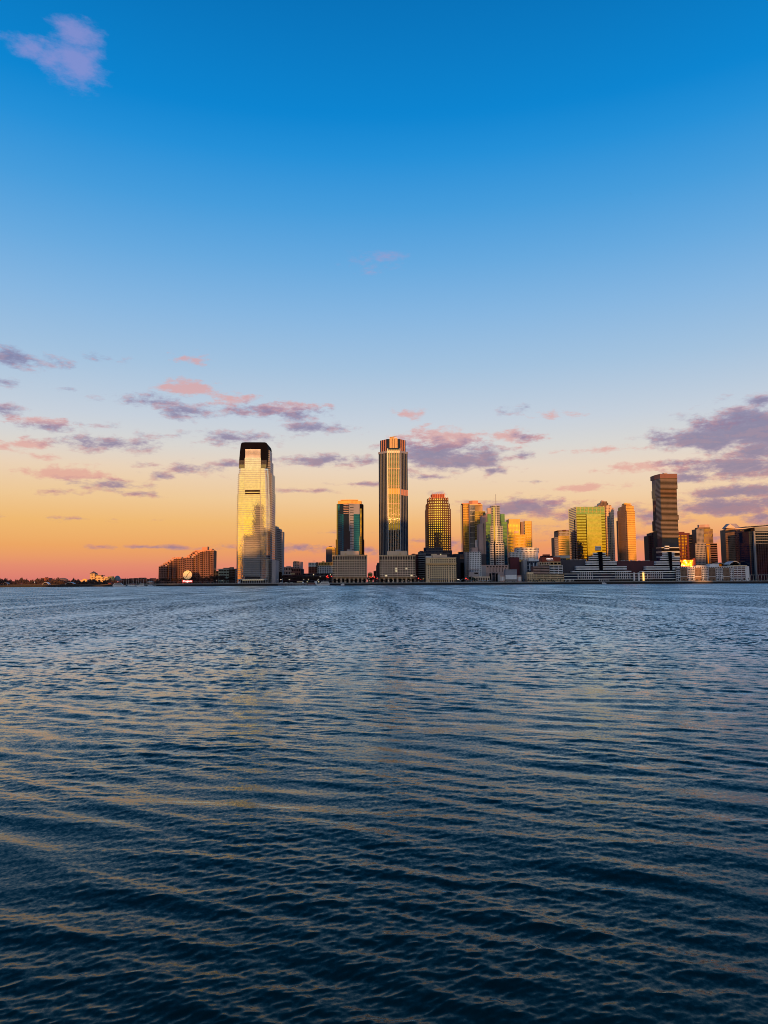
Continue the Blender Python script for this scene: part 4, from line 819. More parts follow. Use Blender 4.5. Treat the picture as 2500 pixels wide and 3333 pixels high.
panel(b, P[1], P[2], fr(1955.5), 1, 1672.7, None, 'glass_olive', 'banded_glass', out=.3, rows=24, rmat='mirror_gold', cx_=1920, rk=.5)
g = MB()
for j in range(38): zz_ = Z(1920, 1672.7+4*j, Yo); g.ebox(P[1], P[2], fr(1907.5)*L_+.05, fr(1955)*L_-.05, 1.38, 1.5, zz_-.12, zz_+.12)
for j in range(5): zz_ = Z(1920, 1651+4.6*j, Yo); g.ebox(P[1], P[2], .05, L_-.05, .4, .52, zz_-.15, zz_+.15)
for k in range(8): g.ebox(P[1], P[2], (.02+.96*k/7)*L_-.2, (.02+.96*k/7)*L_+.2, .4, .56, Z(1920,1670,Yo), Z(1920,1650,Yo))
b.part(g, 'panel_joints', 'gold_lit_stone', 'stuff'); b.part(MB().ebox(P[0], P[1], math.dist(P[0],P[1])*.72, math.dist(P[0],P[1])*.80, .1, .6, GZ, Z(1870,1690,Yo)), 'dark_joint', 'black_metal')
b.part(MB().ebox(P[1], P[2], fr(1905.8)*L_, fr(1907.3)*L_, .2, .5, GZ, Z(1920,1672.6,Yo)), 'dark_joint', 'black_metal')
def masonry(b, secs, frame, glass, fr_side=None, gl_side=None, wf=.55):
    for (vis, t, bt, cols, rows, D_) in secs:
        sty = []
        for i, c in enumerate(cols):
            sty.append(dict(cols=c, rows=rows, frame=frame if i else (fr_side or frame), glass=glass if i else (gl_side or glass), ww=wf, wh=wf, dep=.5, each=(c*rows <= 300 and c > 0)) if c else None)
        b.sec(vis, t, bt, D_, frame, style=sty)
b = Bld('pinnacled_tower', 'tall tan tower with a stepped pinnacle, rising behind the gold mirror-glass building', 'skyscraper', 1975, 1480)
masonry(b, [([(1944,0),(1972,0),(1990,0),(1996.5,8)], 1652, None, (6,4,2), 44, 40), ([(1947,2),(1972,2),(1990,2)], 1643.5, 1652.2, (6,4), 2, 34), ([(1953,5),(1979.5,5)], 1635.5, 1643.7, (6,), 2, 26), ([(1957,8),(1976,8)], 1630.5, 1635.7, (4,), 1, 18)], 'tan_stone', 'glass_dark', 'brown_brick')
b.part(MB().prism([(X(1961,1630,1480),1490),(X(1973,1630,1480),1490),(X(1973,1630,1480),1500),(X(1961,1630,1480),1500)], Z(1967,1630.7,1480), Z(1967,1625.5,1480), [(X(1966,1630,1480),1494),(X(1968.5,1630,1480),1494),(X(1968.5,1630,1480),1496),(X(1966,1630,1480),1496)]), 'pinnacle', 'tan_stone')
ribs(b, (X(1950,1700,1480),1480), (X(1990,1700,1480),1480), 4, GZ+60, Z(1970,1648,1480), 'cream_stone', w=1.0, dep=1.3, name='pilaster', a0=.1, a1=.95)
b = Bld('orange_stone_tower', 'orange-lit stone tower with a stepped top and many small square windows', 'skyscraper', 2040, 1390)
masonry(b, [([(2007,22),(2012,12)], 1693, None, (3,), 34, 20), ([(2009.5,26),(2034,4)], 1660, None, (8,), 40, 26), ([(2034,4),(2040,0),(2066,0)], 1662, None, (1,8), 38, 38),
            ([(2019,20),(2037,3),(2062.5,3)], 1647, 1662.2, (4,8), 3, 34), ([(2026,18),(2038,7),(2056,7)], 1641.5, 1647.2, (3,6), 1, 24)], 'orange_lit_stone', 'window_dark', 'brown_brick', 'glass_brown', .43)  # sunlit front coloured orange, unlit left side coloured brown
b.boxpx('crown', 2032, 2053, 1638.3, 1641.7, 10, 24, 'orange_lit_stone'); b.boxpx('crown', 2035, 2042, 1636.6, 1638.5, 12, 20, 'gold_lit_stone')
# ------------------------------------------------------------------ black-and-white stepped waterfront complex
b = Bld('stepped_waterfront_complex', 'long black riverside complex with white terraces climbing to two stepped peaks', 'office complex', 2000, 1262)
Yc = 1262
b.boxpx('dark_hall', 1836, 2205, 1866, None, 6, 60, 'black_metal'); b.boxpx('dark_block', 1824, 1909, 1823, 1866.2, 14, 60, 'dark_stone'); b.boxpx('dark_block', 2007, 2136, 1826, 1866.2, 14, 60, 'dark_brick')
b.boxpx('dark_block', 1909.2, 1951, 1828, 1866.1, 12, 58, 'window_dark'); b.boxpx('dark_block', 1951.2, 2006.8, 1826.5, 1866.1, 12.5, 58, 'window_dark'); b.boxpx('dark_block', 2136.2, 2216, 1828, 1866.1, 12, 58, 'window_dark')
def bands(rows_, y0, y1=3.0):
    for (l, r, t, q_) in rows_: b.boxpx('white_terrace', l, r, t, q_, y0, y0+y1+9, 'white_paint')
lv = []
def peak(c, hw):                          # (half widths, tops)
    for (a, d, t) in hw:
        n = 2 if t < 1826 else 2
        for j in range(n):
            tt = t+j*(7.0); b.boxpx('white_terrace', c-a, c+d, tt, tt+3.9, 10-(tt-1776)*.09, 14, 'white_paint')
            b.boxpx('window_band', c-a+.4, c+d-.4, tt+4.0, tt+6.9, 10.6-(tt-1776)*.09, 14, 'window_dark')
peak(1947.5, [(8.5,9,1778),(15,24,1799),(28,39,1812),(39,60,1827),(72,93,1843)])
peak(2171.5, [(7,7,1776.5),(12,24,1798),(18,41,1811.5),(37,42,1827),(70,42,1843)])
bands([(1862,2055,1858.5,1862),(2088,2214,1858.5,1862),(1836,2200,1866.3,1868.3),(1836,2200,1874.6,1876.6),(1836,2200,1883.5,1885.6)], 2.0)
b.boxpx('glass_storey', 1836, 2200, 1868.4, 1883.4, 3.4, 5.8, 'glass_dark'); b.boxpx('ground_storey', 1838, 2198, 1885.7, None, 3.6, 5.8, 'window_dark')
b.boxpx('stair_tower', 1949.5, 1961, 1796, 1866, 2.4, 14, 'black_metal'); b.boxpx('stair_tower', 2178.5, 2186.5, 1796, 1866, 2.4, 14, 'black_metal')
for x_ in list(np.arange(1890,1930,6.2))+list(np.arange(2004,2044,6.2))+list(np.arange(2118,2158,6.2)): b.boxpx('frame_post', x_, x_+1.1, 1861, 1884, 1.0, 1.9, 'white_paint')
for (l, r) in ((1881,1883),(2049.5,2051.5),(2107,2109)): b.boxpx('frame_post', l, r, 1869, 1884, .9, 1.9, 'white_paint')
for (l, r) in ((2062.5,2066.5),(2077.5,2082)): b.boxpx('white_pier', l, r, 1863.5, 1890, -1.0, 1.9, 'white_paint')
b.boxpx('gold_lit_pier', 2093, 2097, 1863.5, 1891, -1.0, 1.9, 'lamp_warm')  # glows by emission, standing in for gold light on the pier
for k in range(7): b.boxpx('pier_leg', 1840+4.3*k, 1841+4.3*k, 1885.7, None, 1., 2., 'white_paint')
for k in range(6): b.boxpx('pier_leg', 1950+6.3*k, 1951.2+6.3*k, 1883, None, 1., 2., 'white_paint')
g = MB()
random.seed(21)
for k in range(26):
    l = random.choice([random.uniform(1852,1905), random.uniform(2010,2130)]); w_ = random.uniform(2,7); t_ = (1822 if l < 1950 else 1825)-random.uniform(.3,2.2)
    g.box(X(l,t_,Yc+20), X(l+w_,t_,Yc+20), Yc+20, Yc+26, Z(l,1827,Yc+20), Z(l,t_,Yc+20))
b.part(g, 'roof_plant', 'steel', 'stuff')
# ------------------------------------------------------------------ stacked-box tower
b = Bld('stacked_box_tower', 'dark banded tower of shifted stacked boxes with a heavy top block', 'skyscraper', 2170, 1330)
Yu = 1330
def ub(l, c, r, t, bt, rows, fr_='grey_stone', gl='glass_dark', dl=14, off=0, top=False):
    b.sec([(l,off+dl),(c,off),(r,off)], t, bt, 34, 'glass_navy', name='stacked_box', style=None if not rows else [dict(cols=1, rows=rows, frame='grey_paint', glass='glass_navy', ww=1., wh=.62, piers=False, dep=.6), dict(cols=1, rows=rows, frame=fr_, glass=gl, ww=1., wh=.6, piers=False, dep=.6)])
ub(2134,2149,2204,1557,1591.5,9,'panel_brown','window_dark',14,0); ub(2132,2149.5,2202.5,1592,1616.5,6,'brown_brick','window_dark',15,1); ub(2135,2150.5,2203,1617,1676.8,15,'panel_brown','window_dark',14,2)
ub(2138,2154,2209,1677.2,1692,4,'panel_brown','window_dark',16,-1); ub(2134,2151,2206.5,1692.4,1725.5,8,'panel_brown','window_dark',16,0); ub(2140,2154.5,2208.5,1726,1751,6,'panel_brown','window_dark',14,-1); ub(2140,2155,2208.5,1751.3,1781,0,off=0); ub(2136,2153,2211,1781.3,None,7,'steel','window_dark',14,-2)
b.sec([(2129,18),(2148,-1),(2204,-1)], 1542.5, 1556.8, 38, 'rose_wall', name='top_block'); b.boxpx('roof_plant', 2160, 2172, 1539.5, 1542.6, 10, 18, 'grey_stone')
b = Bld('purple_slab_tower', 'dark purple-brown slab tower stepping down left of the stacked-box tower', 'tower', 2123, 1400)
for (l, r, t, o_) in ((2110,2122,1743,6),(2121,2134,1734,3),(2132,2142,1731,0)): b.sec([(l,o_),(r,o_)], t, None, 30, 'dark_stone', style=[dict(cols=3, rows=20, frame='dark_brick', glass='glass_dark', ww=.6, wh=.5)])
b = Bld('brown_ribbed_slab', 'dark brown tower with three lit window columns and a gold glass end wall', 'tower', 2230, 1400)
b.sec([(2204,0),(2241,0)], 1737, None, 34, 'maroon'); 
for (l, r) in ((2207.5,2215.5),(2219,2227),(2229,2237)): 
    p0, p1 = (X(l,1780,1400),1399.9), (X(r,1780,1400),1399.9); b.facade(p0, p1, GZ+20, Z(2220,1741,1400), 1, 24, 'maroon', 'glass_amber', ww=.96, wh=.5, dep=.5)
b.sec([(2241.2,0),(2254.5,0)], 1740, None, 34, 'mirror_gold', name='glass_end', style=[dict(cols=1, rows=18, frame='brown_brick', glass='mirror_gold', ww=1., wh=.9, piers=False, dep=.2)])
b.boxpx('roof_storey', 2206, 2228, 1731, 1737.2, 4, 20, 'maroon'); b.boxpx('roof_storey', 2228.2, 2245, 1735, 1740, 3.5, 20, 'maroon')
b = Bld('fire_reflecting_hall', 'low glass hall flaring orange with reflected sunrise, behind the white apartment row', 'hall', 2238, 1282)
hx_, hy_ = X(2236,1832,1282), 1282.
vdir = Vector((-hx_, -hy_, 0)).normalized(); hv = (vdir + Vector((sd.x, sd.y, 0)).normalized()).normalized(); tdir = Vector((-hv.y, hv.x, 0))
wv = (X(2256,1830,1282)-X(2216,1830,1282))
p0 = (hx_-tdir.x*wv/2*(1 if tdir.x > 0 else -1), hy_-tdir.y*wv/2*(1 if tdir.x > 0 else -1)); p1 = (2*hx_-p0[0], 2*hy_-p0[1])
zh0, zh1 = GZ+18, Z(2236,1822,1282)
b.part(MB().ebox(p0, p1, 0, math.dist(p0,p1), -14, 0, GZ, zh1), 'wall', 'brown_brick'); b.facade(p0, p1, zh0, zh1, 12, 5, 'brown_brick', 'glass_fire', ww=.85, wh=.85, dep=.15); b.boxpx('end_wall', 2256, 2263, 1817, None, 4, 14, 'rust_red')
# ------------------------------------------------------------------ right-hand towers
b = Bld('setback_tower', 'tan-brown tower with broad shoulders and a narrower upper part, left of the gabled tower', 'tower', 2298, 1370)
sg = dict(frame='brown_brick', glass='glass_brown', ww=.6, wh=.55, dep=.5)
b.sec([(2262.5,8),(2298,2),(2334,2)], 1768.5, None, 36, 'brown_brick', style=[dict(sg, cols=8, rows=17, frame='grey_stone', glass='glass_dark'), dict(sg, cols=1, rows=17, ww=1., piers=False, frame='rose_wall', glass='glass_amber')])
b.sec([(2266,10),(2290,4),(2319.5,4)], 1721, 1768.7, 30, 'brown_brick', style=[dict(sg, cols=6, rows=12, frame='grey_stone', glass='glass_dark'), dict(sg, cols=8, rows=12, glass='glass_amber')])
b.sec([(2270.5,12),(2292,7),(2311.5,7)], 1715.5, 1721.2, 24, 'brown_brick', style=[None, dict(sg, cols=6, rows=1)]); b.sec([(2275,13),(2293,9),(2309,9)], 1706, 1715.7, 20, 'rose_stone', name='roof_block'); b.boxpx('round_bay', 2299, 2311, 1776, None, -2, 4, 'brown_brick'); b.boxpx('gold_strip', 2302, 2306, 1780, None, -2.6, -2.0, 'glass_amber')
b = Bld('gabled_tower', 'brown tower with a triangular gabled roof near the right edge', 'tower', 2392, 1360)
sg = dict(frame='rose_wall', glass='glass_amber', ww=.55, wh=.5, dep=.6)
b.sec([(2361,16),(2391,2),(2420.5,2),(2425,9)], 1722, None, 38, 'brown_brick', style=[dict(cols=8, rows=28, frame='brown_brick', glass='window_dark', ww=.6, wh=.45, dep=.6), dict(sg, cols=7, rows=28, frame='red_brick', glass='glass_amber'), None])  # redder brick on the right face carries the sunlight falling there
b.sec([(2364,18),(2391,5),(2417,5)], 1718, 1722.2, 30, 'tan_stone')
gx0, gx1, gm0, gm1 = X(2370,1718,1366), X(2411,1718,1366), X(2377,1703,1366), X(2402,1703,1366); gz0, gz1 = Z(2390,1718.2,1366), Z(2390,1703.5,1366)
b.part(MB().add([(gx0,1366,gz0),(gx1,1366,gz0),(gx1,1392,gz0),(gx0,1392,gz0),(gm0,1373,gz1),(gm1,1373,gz1),(gm1,1384,gz1),(gm0,1384,gz1)],[(0,3,2,1),(4,5,6,7),(0,1,5,4),(1,2,6,5),(2,3,7,6),(3,0,4,7)]), 'roof', 'grey_stone')
b.part(MB().add([(gm0-9,1365.5,gz0),(gm0+9,1365.5,gz0),(gm0,1366.5,gz1-1),(gm0-9,1372,gz0),(gm0+9,1372,gz0),(gm0,1374,gz1-1)],[(0,1,2),(5,4,3),(0,2,5,3),(1,4,5,2)]), 'gable', 'tan_stone')
b = Bld('slim_dark_tower', 'slim dark tower squeezed between the gabled tower and the dark glass building', 'tower', 2432, 1420)
b.sec([(2420,0),(2438,0)], 1727, None, 24, 'dark_brick', style=[dict(cols=4, rows=26, frame='dark_brick', glass='glass_brown', ww=.6, wh=.5)])
b = Bld('dark_glass_building', 'dark glass building with a slanted overhanging roof, cut by the right edge', 'office building', 2475, 1290)
b.sec([(2437,4),(2456,4)], 1729, None, 40, 'glass_navy', name='curtain_wall', style=[dict(cols=1, rows=26, frame='glass_navy', glass='glass_dark', ww=1., wh=.7, piers=False, dep=.3)])
b.sec([(2455,0),(2560,0)], 1716, None, 40, 'glass_navy', name='curtain_wall'); b.boxpx('top_storey', 2456, 2560, 1716, 1729, -.5, 30, 'grey_paint'); b.boxpx('corner_column', 2453, 2458, 1729.2, None, -3, 1, 'grey_paint')
for k in range(5): b.boxpx('sun_louvre', 2456, 2560, 1733+8.6*k, 1734.3+8.6*k, -2.6, -.2, 'steel')
g = MB()
for k in range(14): x_ = X(2460+7.2*k,1800,1289); g.box(x_-.15, x_+.15, 1289.4, 1289.95, GZ, Z(2480,1730,1290))
for k in range(22): zz_ = Z(2480,1780+5*k,1290); g.box(X(2459,1800,1290), X(2558,1800,1290), 1289.6, 1289.97, zz_-.15, zz_+.15)
b.part(g, 'mullions', 'black_metal', 'stuff')
ra, rb_ = (X(2430,1713,1284), Z(2430,1713.5,1284)), (X(2560,1700,1284), Z(2560,1700,1284))
b.part(MB().add([(ra[0],1284,ra[1]-.3),(rb_[0],1284,rb_[1]-2.6),(rb_[0],1330,rb_[1]-2.6),(ra[0],1330,ra[1]-.3),(ra[0],1284,ra[1]+.3),(rb_[0],1284,rb_[1]),(rb_[0],1330,rb_[1]),(ra[0],1330,ra[1]+.3)],[(0,3,2,1),(4,5,6,7),(0,1,5,4),(1,2,6,5),(2,3,7,6),(3,0,4,7)]), 'roof', 'steel')
for k in range(12): b.boxpx('terrace_post', 2442+9*k, 2443+9*k, 1872, None, -9, -8.4, 'steel')
b.boxpx('terrace_rail', 2440, 2560, 1870, 1872, -9.4, -8, 'grey_paint')
# ------------------------------------------------------------------ long white and brick apartment row at the water
b = Bld('waterfront_apartments', 'long low apartment row with white balconies and brick panels along the right waterfront', 'apartment block', 2320, 1258)
b.sec([(2201,5),(2214,0),(2387,0)], 1848.5, None, 24, 'brown_brick', pyR=1870); b.sec([(2387.2,0),(2426,0),(2439,6)], 1842.5, None, 24, 'white_paint', pyR=1860, style=[dict(cols=3, rows=8, frame='white_paint', glass='glass_dark', ww=.95, wh=.6, dep=1.0), None])
random.seed(31); xw = 2203
for i in range(4):
    for (dx0, dx1, kind_) in ((0, 12, 'b'), (12, 34, 'w'), (34, 45, 'b')):
        l, r = xw+i*46+dx0, xw+i*46+dx1
        p0, p1 = (X(l+.3,1870,1258), 1257.95-(l < 2214)*-3), (X(r-.3,1870,1258), 1257.95)
        if kind_ == 'b': b.facade(p0, p1, GZ+.3, Z(2300,1850,1258), 2, 7, 'white_paint', 'glass_dark', ww=.86, wh=.62, dep=1.2)
        else: b.facade(p0, p1, GZ+8, Z(2300,1855,1258), 5, 5, 'brown_brick', 'window_dark', ww=.32, wh=.45, dep=.3)
    b.boxpx('white_beam', xw+i*46+10, xw+i*46+36, 1876.5, 1878.2, -1.4, -.1, 'white_paint')
b.boxpx('top_storey', 2208, 2390, 1844, 1848.7, 2, 20, 'white_paint'); b.boxpx('top_storey', 2265, 2302, 1839, 1844.2, 4, 18, 'steel'); b.boxpx('top_storey', 2310, 2340, 1835.5, 1844.2, 4, 18, 'white_paint'); b.boxpx('roof_edge', 2386, 2432, 1839.5, 1842.7, -1, 20, 'cream_stone')
for k in range(24): b.boxpx('dormer_window', 2212+7.3*k, 2215.5+7.3*k, 1845.2, 1848.4, 1.6, 1.95, 'glass_dark')
for (cx_, w_, h_, y_, pn) in ((2395,34,10,1335,'arched_roof_hall'),(2347,26,5,1345,'curved_roof_hall')):
    b = Bld(pn, 'pale hall with a high arched roof behind the white apartment row' if w_ > 30 else 'hall with a low curved grey roof, left of the high arched one', 'hall', cx_, y_)
    x0_, x1_ = X(cx_-w_/2-4,1836,y_), X(cx_+w_/2,1836,y_); zb = Z(cx_,1841,y_); zt_ = Z(cx_,1826 if w_ > 30 else 1831,y_); m = MB(); nn_ = 14; pr = []
    for k in range(nn_+1): t_ = k/nn_; pr.append((x0_+(x1_-x0_)*t_, zb+(zt_-zb)*math.sin(math.pi*(.1+.8*t_))))
    mm = pr+[(x, z-1.6) for x, z in pr[::-1]]; n_ = len(mm)
    for k in range(nn_): 
        (xa_, za_), (xb_, zb_) = pr[k], pr[k+1]
        m.add([(xa_,y_,za_-1.4),(xb_,y_,zb_-1.4),(xb_,y_,zb_),(xa_,y_,za_),(xa_,y_+24,za_-1.4),(xb_,y_+24,zb_-1.4),(xb_,y_+24,zb_),(xa_,y_+24,za_)],[(0,1,2,3),(4,7,6,5),(3,2,6,7),(0,4,5,1)])
    b.part(m, 'roof', 'white_paint' if w_ > 30 else 'steel'); b.part(MB().box(x0_+3, x1_-3, y_+4, y_+22, GZ, zb+3), 'wall', 'glass_brown')
# ------------------------------------------------------------------ far-left park shore
b = Bld('gold_museum', 'gold-lit museum with a square tower under a pyramid roof on the far left shore', 'museum', 312, 1500)
Ym = 1500
b.sec([(292.5,6),(295,0),(309,0)], 1867, None, 16, 'lit_stone', name='tower', style=[None, dict(cols=3, rows=4, frame='lit_stone', glass='window_dark', ww=.35, wh=.6)])
xa_, xb_ = X(292,1867,Ym), X(311,1867,Ym); zb = Z(300,1867,Ym)
b.part(MB().add([(xa_,Ym-1,zb),(xb_,Ym-1,zb),(xb_,Ym+12,zb),(xa_,Ym+12,zb),((xa_+xb_)/2,Ym+5.5,Z(300,1859,Ym))],[(0,3,2,1),(0,1,4),(1,2,4),(2,3,4),(3,0,4)]), 'pyramid_roof', 'dark_stone')
b.sec([(309.2,2),(336,2)], 1878, None, 22, 'lit_stone', style=[dict(cols=6, rows=3, frame='lit_stone', glass='window_dark', ww=.5, wh=.45)]); b.sec([(312,6),(330,6)], 1871.5, 1878.2, 16, 'lit_stone', name='upper_storey'); b.boxpx('roof_ring', 311, 333, 1872.5, 1874, 5, 20, 'dark_brick')
b.sec([(336.2,4),(368,4)], 1880.5, None, 20, 'gold_lit_stone', style=[dict(cols=7, rows=3, frame='lit_stone', glass='window_dark', ww=.5, wh=.4)]); b.boxpx('upper_storey', 340, 352, 1877, 1880.7, 8, 18, 'lit_stone'); b.boxpx('upper_storey', 355, 366, 1876, 1880.7, 8, 18, 'gold_lit_stone')
dm = MB(); cxm, rr_ = X(377.5,1890,Ym+12), X(389,1890,Ym+12)-X(377.5,1890,Ym+12); zc_ = Z(377,1892,Ym+12); hh_ = Z(377,1873.5,Ym+12)-zc_
for j in range(6):
    a0_, a1_ = math.pi/2*j/6, math.pi/2*(j+1)/6; dm.cyl((cxm, Ym+20), rr_*math.cos(a0_), max(.2, rr_*math.cos(a1_)), zc_+hh_*math.sin(a0_), zc_+hh_*math.sin(a1_), 20)
b.part(dm, 'dome', 'grey_paint')
b = Bld('gold_stepped_house', 'low gold-lit stepped building just left of the museum tower', 'building', 272, 1470)
b.sec([(256,0),(284,0)], 1892, None, 14, 'gold_lit_stone', style=[dict(cols=6, rows=2, frame='lit_stone', glass='window_dark', ww=.5, wh=.4)]); b.sec([(262,3),(283,3)], 1888, 1892.2, 10, 'lit_stone'); b.sec([(269,5),(282,5)], 1884, 1888.2, 8, 'gold_lit_stone'); b.boxpx('side_wing', 284.2, 312, 1893, None, 1, 9, 'sand_stone')
b = Bld('brick_block', 'small square brick building above the treeline on the far left shore', 'building', 147, 1700)
b.sec([(136,0),(158.5,0)], 1881, None, 20, 'red_brick', style=[dict(cols=5, rows=3, frame='red_brick', glass='window_dark')]); b.boxpx('roof_box', 147, 153, 1878.8, 1881.2, 5, 12, 'dark_brick')
b = Bld('green_roof_pavilion', 'park pavilion with a low green roof and a gold-lit end on the far left shore', 'pavilion', 183, 1330)
b.sec([(168,0),(198,0)], 1892.5, None, 16, 'dark_stone', style=[dict(cols=6, rows=1, frame='gold_lit_stone', glass='window_dark', ww=.7, wh=.6)]); b.boxpx('lit_end', 161, 168, 1892, 1899, 0, 8, 'lit_stone')
xa_, xb_ = X(160,1892,1330), X(206,1892,1330); zb = Z(183,1892.4,1330); zt_ = Z(183,1887.5,1330)
b.part(MB().prism([(xa_,1328),(xb_,1328),(xb_,1350),(xa_,1350)], zb, zt_, [(xa_+8,1336),(xb_-8,1336),(xb_-8,1342),(xa_+8,1342)]), 'roof', 'evergreen')
b = Bld('domed_hall', 'wide hall with a shallow curved roof behind the green-roofed pavilion', 'hall', 197, 1560)
m = MB(); xc_, zc_ = X(197,1890,1570), Z(197,1890,1570)
for j in range(4):
    a0_, a1_ = math.pi/2*j/4, math.pi/2*(j+1)/4; m.cyl((xc_, 1580), 12*math.cos(a0_)+.1, 12*math.cos(a1_)+.1, zc_+6*math.sin(a0_), zc_+6*math.sin(a1_), 24)
b.part(m, 'roof', 'brown_brick'); b.part(MB().cyl((xc_, 1580), 11.5, 11.5, GZ, zc_, 24), 'wall', 'dark_brick')
def tent(name, label, l, r, t, bt, Y, mat='white_paint', group=None):
    b = Bld(name, label, 'tent', (l+r)/2, Y, group); xa, xb = X(l,bt,Y), X(r,bt,Y); z0_, z1_ = Z((l+r)/2,bt,Y), Z((l+r)/2,t,Y); m = MB(); n = 10
    for k in range(n):
        a, c = k/n, (k+1)/n; za, zb_ = z0_+(z1_-z0_)*math.sin(math.pi*a), z0_+(z1_-z0_)*math.sin(math.pi*c); x_a, x_b = xa+(xb-xa)*a, xa+(xb-xa)*c
        m.add([(x_a,Y,za),(x_b,Y,zb_),(x_b,Y+9,zb_),(x_a,Y+9,za),(x_a,Y,za-.3),(x_b,Y,zb_-.3)],[(0,1,2,3),(0,4,5,1)])
    b.part(m, 'canopy', mat)
    for x_ in (xa+.4, xb-.4): b.part(MB().box(x_-.12, x_+.12, Y+.4, Y+.7, min(GZ-1.3, z0_-.4), z0_), 'pole', 'steel')
    return b
tent('white_tent', 'white peaked tent on the far left shore beside the green-roofed pavilion', 137, 158, 1895, 1902, 1255)
tent('white_tent', 'long flat white tent right of the green-roofed pavilion', 212, 241, 1895.5, 1899.5, 1258)
tent('low_tent', 'small grey tent at the far left end of the park shore', 9, 25, 1896, 1901, 1258, 'grey_paint')
for i, (l, r, t, lab) in enumerate(((1560,1572,1888,'white market umbrella tent left of its two neighbours in front of the beige pavilion'),(1574,1584,1888.5,'white tent in the middle of three in front of the beige pavilion'),(1587,1600,1888,'white tent right of its two neighbours in front of the beige pavilion'))):
    tent('market_tent', lab, l, r, t, 1892, 1244, 'white_paint', 'white tents before the beige pavilion')
tent('grey_awning', 'low grey canopy on the promenade right of the cream stone block', 1499, 1519, 1884, 1890, 1247, 'steel')
def house(name, label, l, r, t, te, bt, Y, wall, roof, cols=3):
    b = Bld(name, label, 'house', (l+r)/2, Y); xa, xb = X(l,te,Y), X(r,te,Y); z0_ = min(GZ-1.4, Z((l+r)/2,bt,Y)); ze, zt_ = Z((l+r)/2,te,Y), Z((l+r)/2,t,Y)
    b.part(MB().box(xa, xb, Y, Y+10, z0_, ze), 'wall', wall); b.part(MB().prism([(xa-.6,Y-.6),(xb+.6,Y-.6),(xb+.6,Y+10.6),(xa-.6,Y+10.6)], ze, zt_, [(xa+2.5,Y+4),(xb-2.5,Y+4),(xb-2.5,Y+6),(xa+2.5,Y+6)]), 'roof', roof)
    b.facade((xa,Y), (xb,Y), GZ-.8, ze-.3, cols, 1, wall, 'window_dark', ww=.5, wh=.5, dep=.1)
house('boathouse', 'white boathouse with a red roof at the marina', 417, 440, 1899, 1903, 1908, 1224, 'white_paint', 'red_brick', 4)
house('marina_office', 'beige flat house right of the white yacht at the marina', 478, 495, 1892, 1894, 1902, 1262, 'rose_stone', 'sand_stone', 4)
house('park_shed', 'tiny dark red shed left of the sailboats', 352, 362, 1896, 1899, 1903, 1262, 'rust_red', 'dark_brick', 2)
b = Bld('row_houses', 'long reddish row of houses behind the sailboat masts', 'row houses', 440, 1560)
random.seed(4)
for k, (l, r) in enumerate(((388,404),(404.3,420),(420.3,436),(436.3,452),(452.3,470),(470.3,488),(488.3,503),(503.3,516))):
    t = 1884-random.uniform(0,3)-(2.5 if k == 4 else 0); b.sec([(l,k%2*2),(r,k%2*2)], t, None, 12, 'red_brick' if k%2 else 'rose_wall', style=[dict(cols=4, rows=3, frame='rose_wall', glass='window_dark', ww=.55, wh=.5)])
# ------------------------------------------------------------------ boats
def hull(mb, x0, x1, y0, y1, z0, z1, bow=1):
    n = 8; L_ = x1-x0; c = (y0+y1)/2; top = []; bot = []
    for side_ in (1, -1):
        for k in range(n+1):
            t = k/n if side_ > 0 else 1-k/n; w = (y1-y0)/2*math.sin(math.pi*min(1, (t*.5+.5) if bow < 0 else (1-t)*.5+.5)) if False else (y1-y0)/2*(1-(t if bow > 0 else 1-t)**4)
            top.append((x0+L_*t, c+side_*w)); bot.append((x0+L_*(.04+.88*t if bow > 0 else .08+.88*t), c+side_*w*.8))
    return mb.prism(bot, z0, z1, top)
def motor_boat(name, label, cat, l, r, pyT, pyD, Y, decks, bow=-1, mast=True, group=None, zb=-.3):
    c = (l+r)/2; xa, xb = X(l,1903,Y), X(r,1903,Y); b = empty(name, (X(c,1903,Y), Y, 0), label, cat, group); zd = Z(c,pyD,Y); zt_ = Z(c,pyT,Y)
    hull(MB(), xa, xb, Y, Y+(xb-xa)*.24, zb, zd, bow).build('hull', 'white_hull', b)
    n = decks; zz_ = zd
    for k in range(n):
        h = (zt_-zd)/n; s0, s1 = (.28+.1*k, .03+.06*k) if bow < 0 else (.04+.08*k, .25+.1*k); xq, xr_ = xa+(xb-xa)*s0, xb-(xb-xa)*s1
        MB().prism([(xq,Y+.7),(xr_,Y+.7),(xr_,Y+(xb-xa)*.2),(xq,Y+(xb-xa)*.2)], zz_, zz_+h, [(xq+(1.6 if bow < 0 else .2),Y+.8),(xr_-(.2 if bow < 0 else 1.4),Y+.8),(xr_-.2,Y+(xb-xa)*.19),(xq+.6,Y+(xb-xa)*.19)]).build('cabin', 'white_hull', b)
        MB().box(xq+(xr_-xq)*.12, xr_-(xr_-xq)*.06, Y+.55, Y+.78, zz_+h*.35, zz_+h*.72).build('cabin_window', 'window_dark', b); zz_ += h
    if mast: MB().cyl(((xa+xb)/2+(xb-xa)*.05, Y+2), .15, .08, zz_, zz_+(zt_-zd)*.7, 6).build('mast', 'steel', b)
    return b
motor_boat('white_ferry', 'white catamaran ferry with a raked bow, moored left of the first arcaded block', 'ferry', 1027, 1073, 1893, 1900.5, 1226, 2, -1)
motor_boat('river_boat', 'white two-deck river boat moored right of the museum on the far left shore', 'boat', 366, 409, 1898, 1905, 1212, 2, 1)
motor_boat('motor_yacht', 'white motor yacht moored by the beige marina house', 'yacht', 443, 468, 1898, 1905, 1213, 2, -1)
motor_boat('small_boat', 'small white motor boat with a wake, moving before the teal tower podium', 'boat', 1109, 1121, 1896, 1900.8, 1205, 2, -1, group=None)
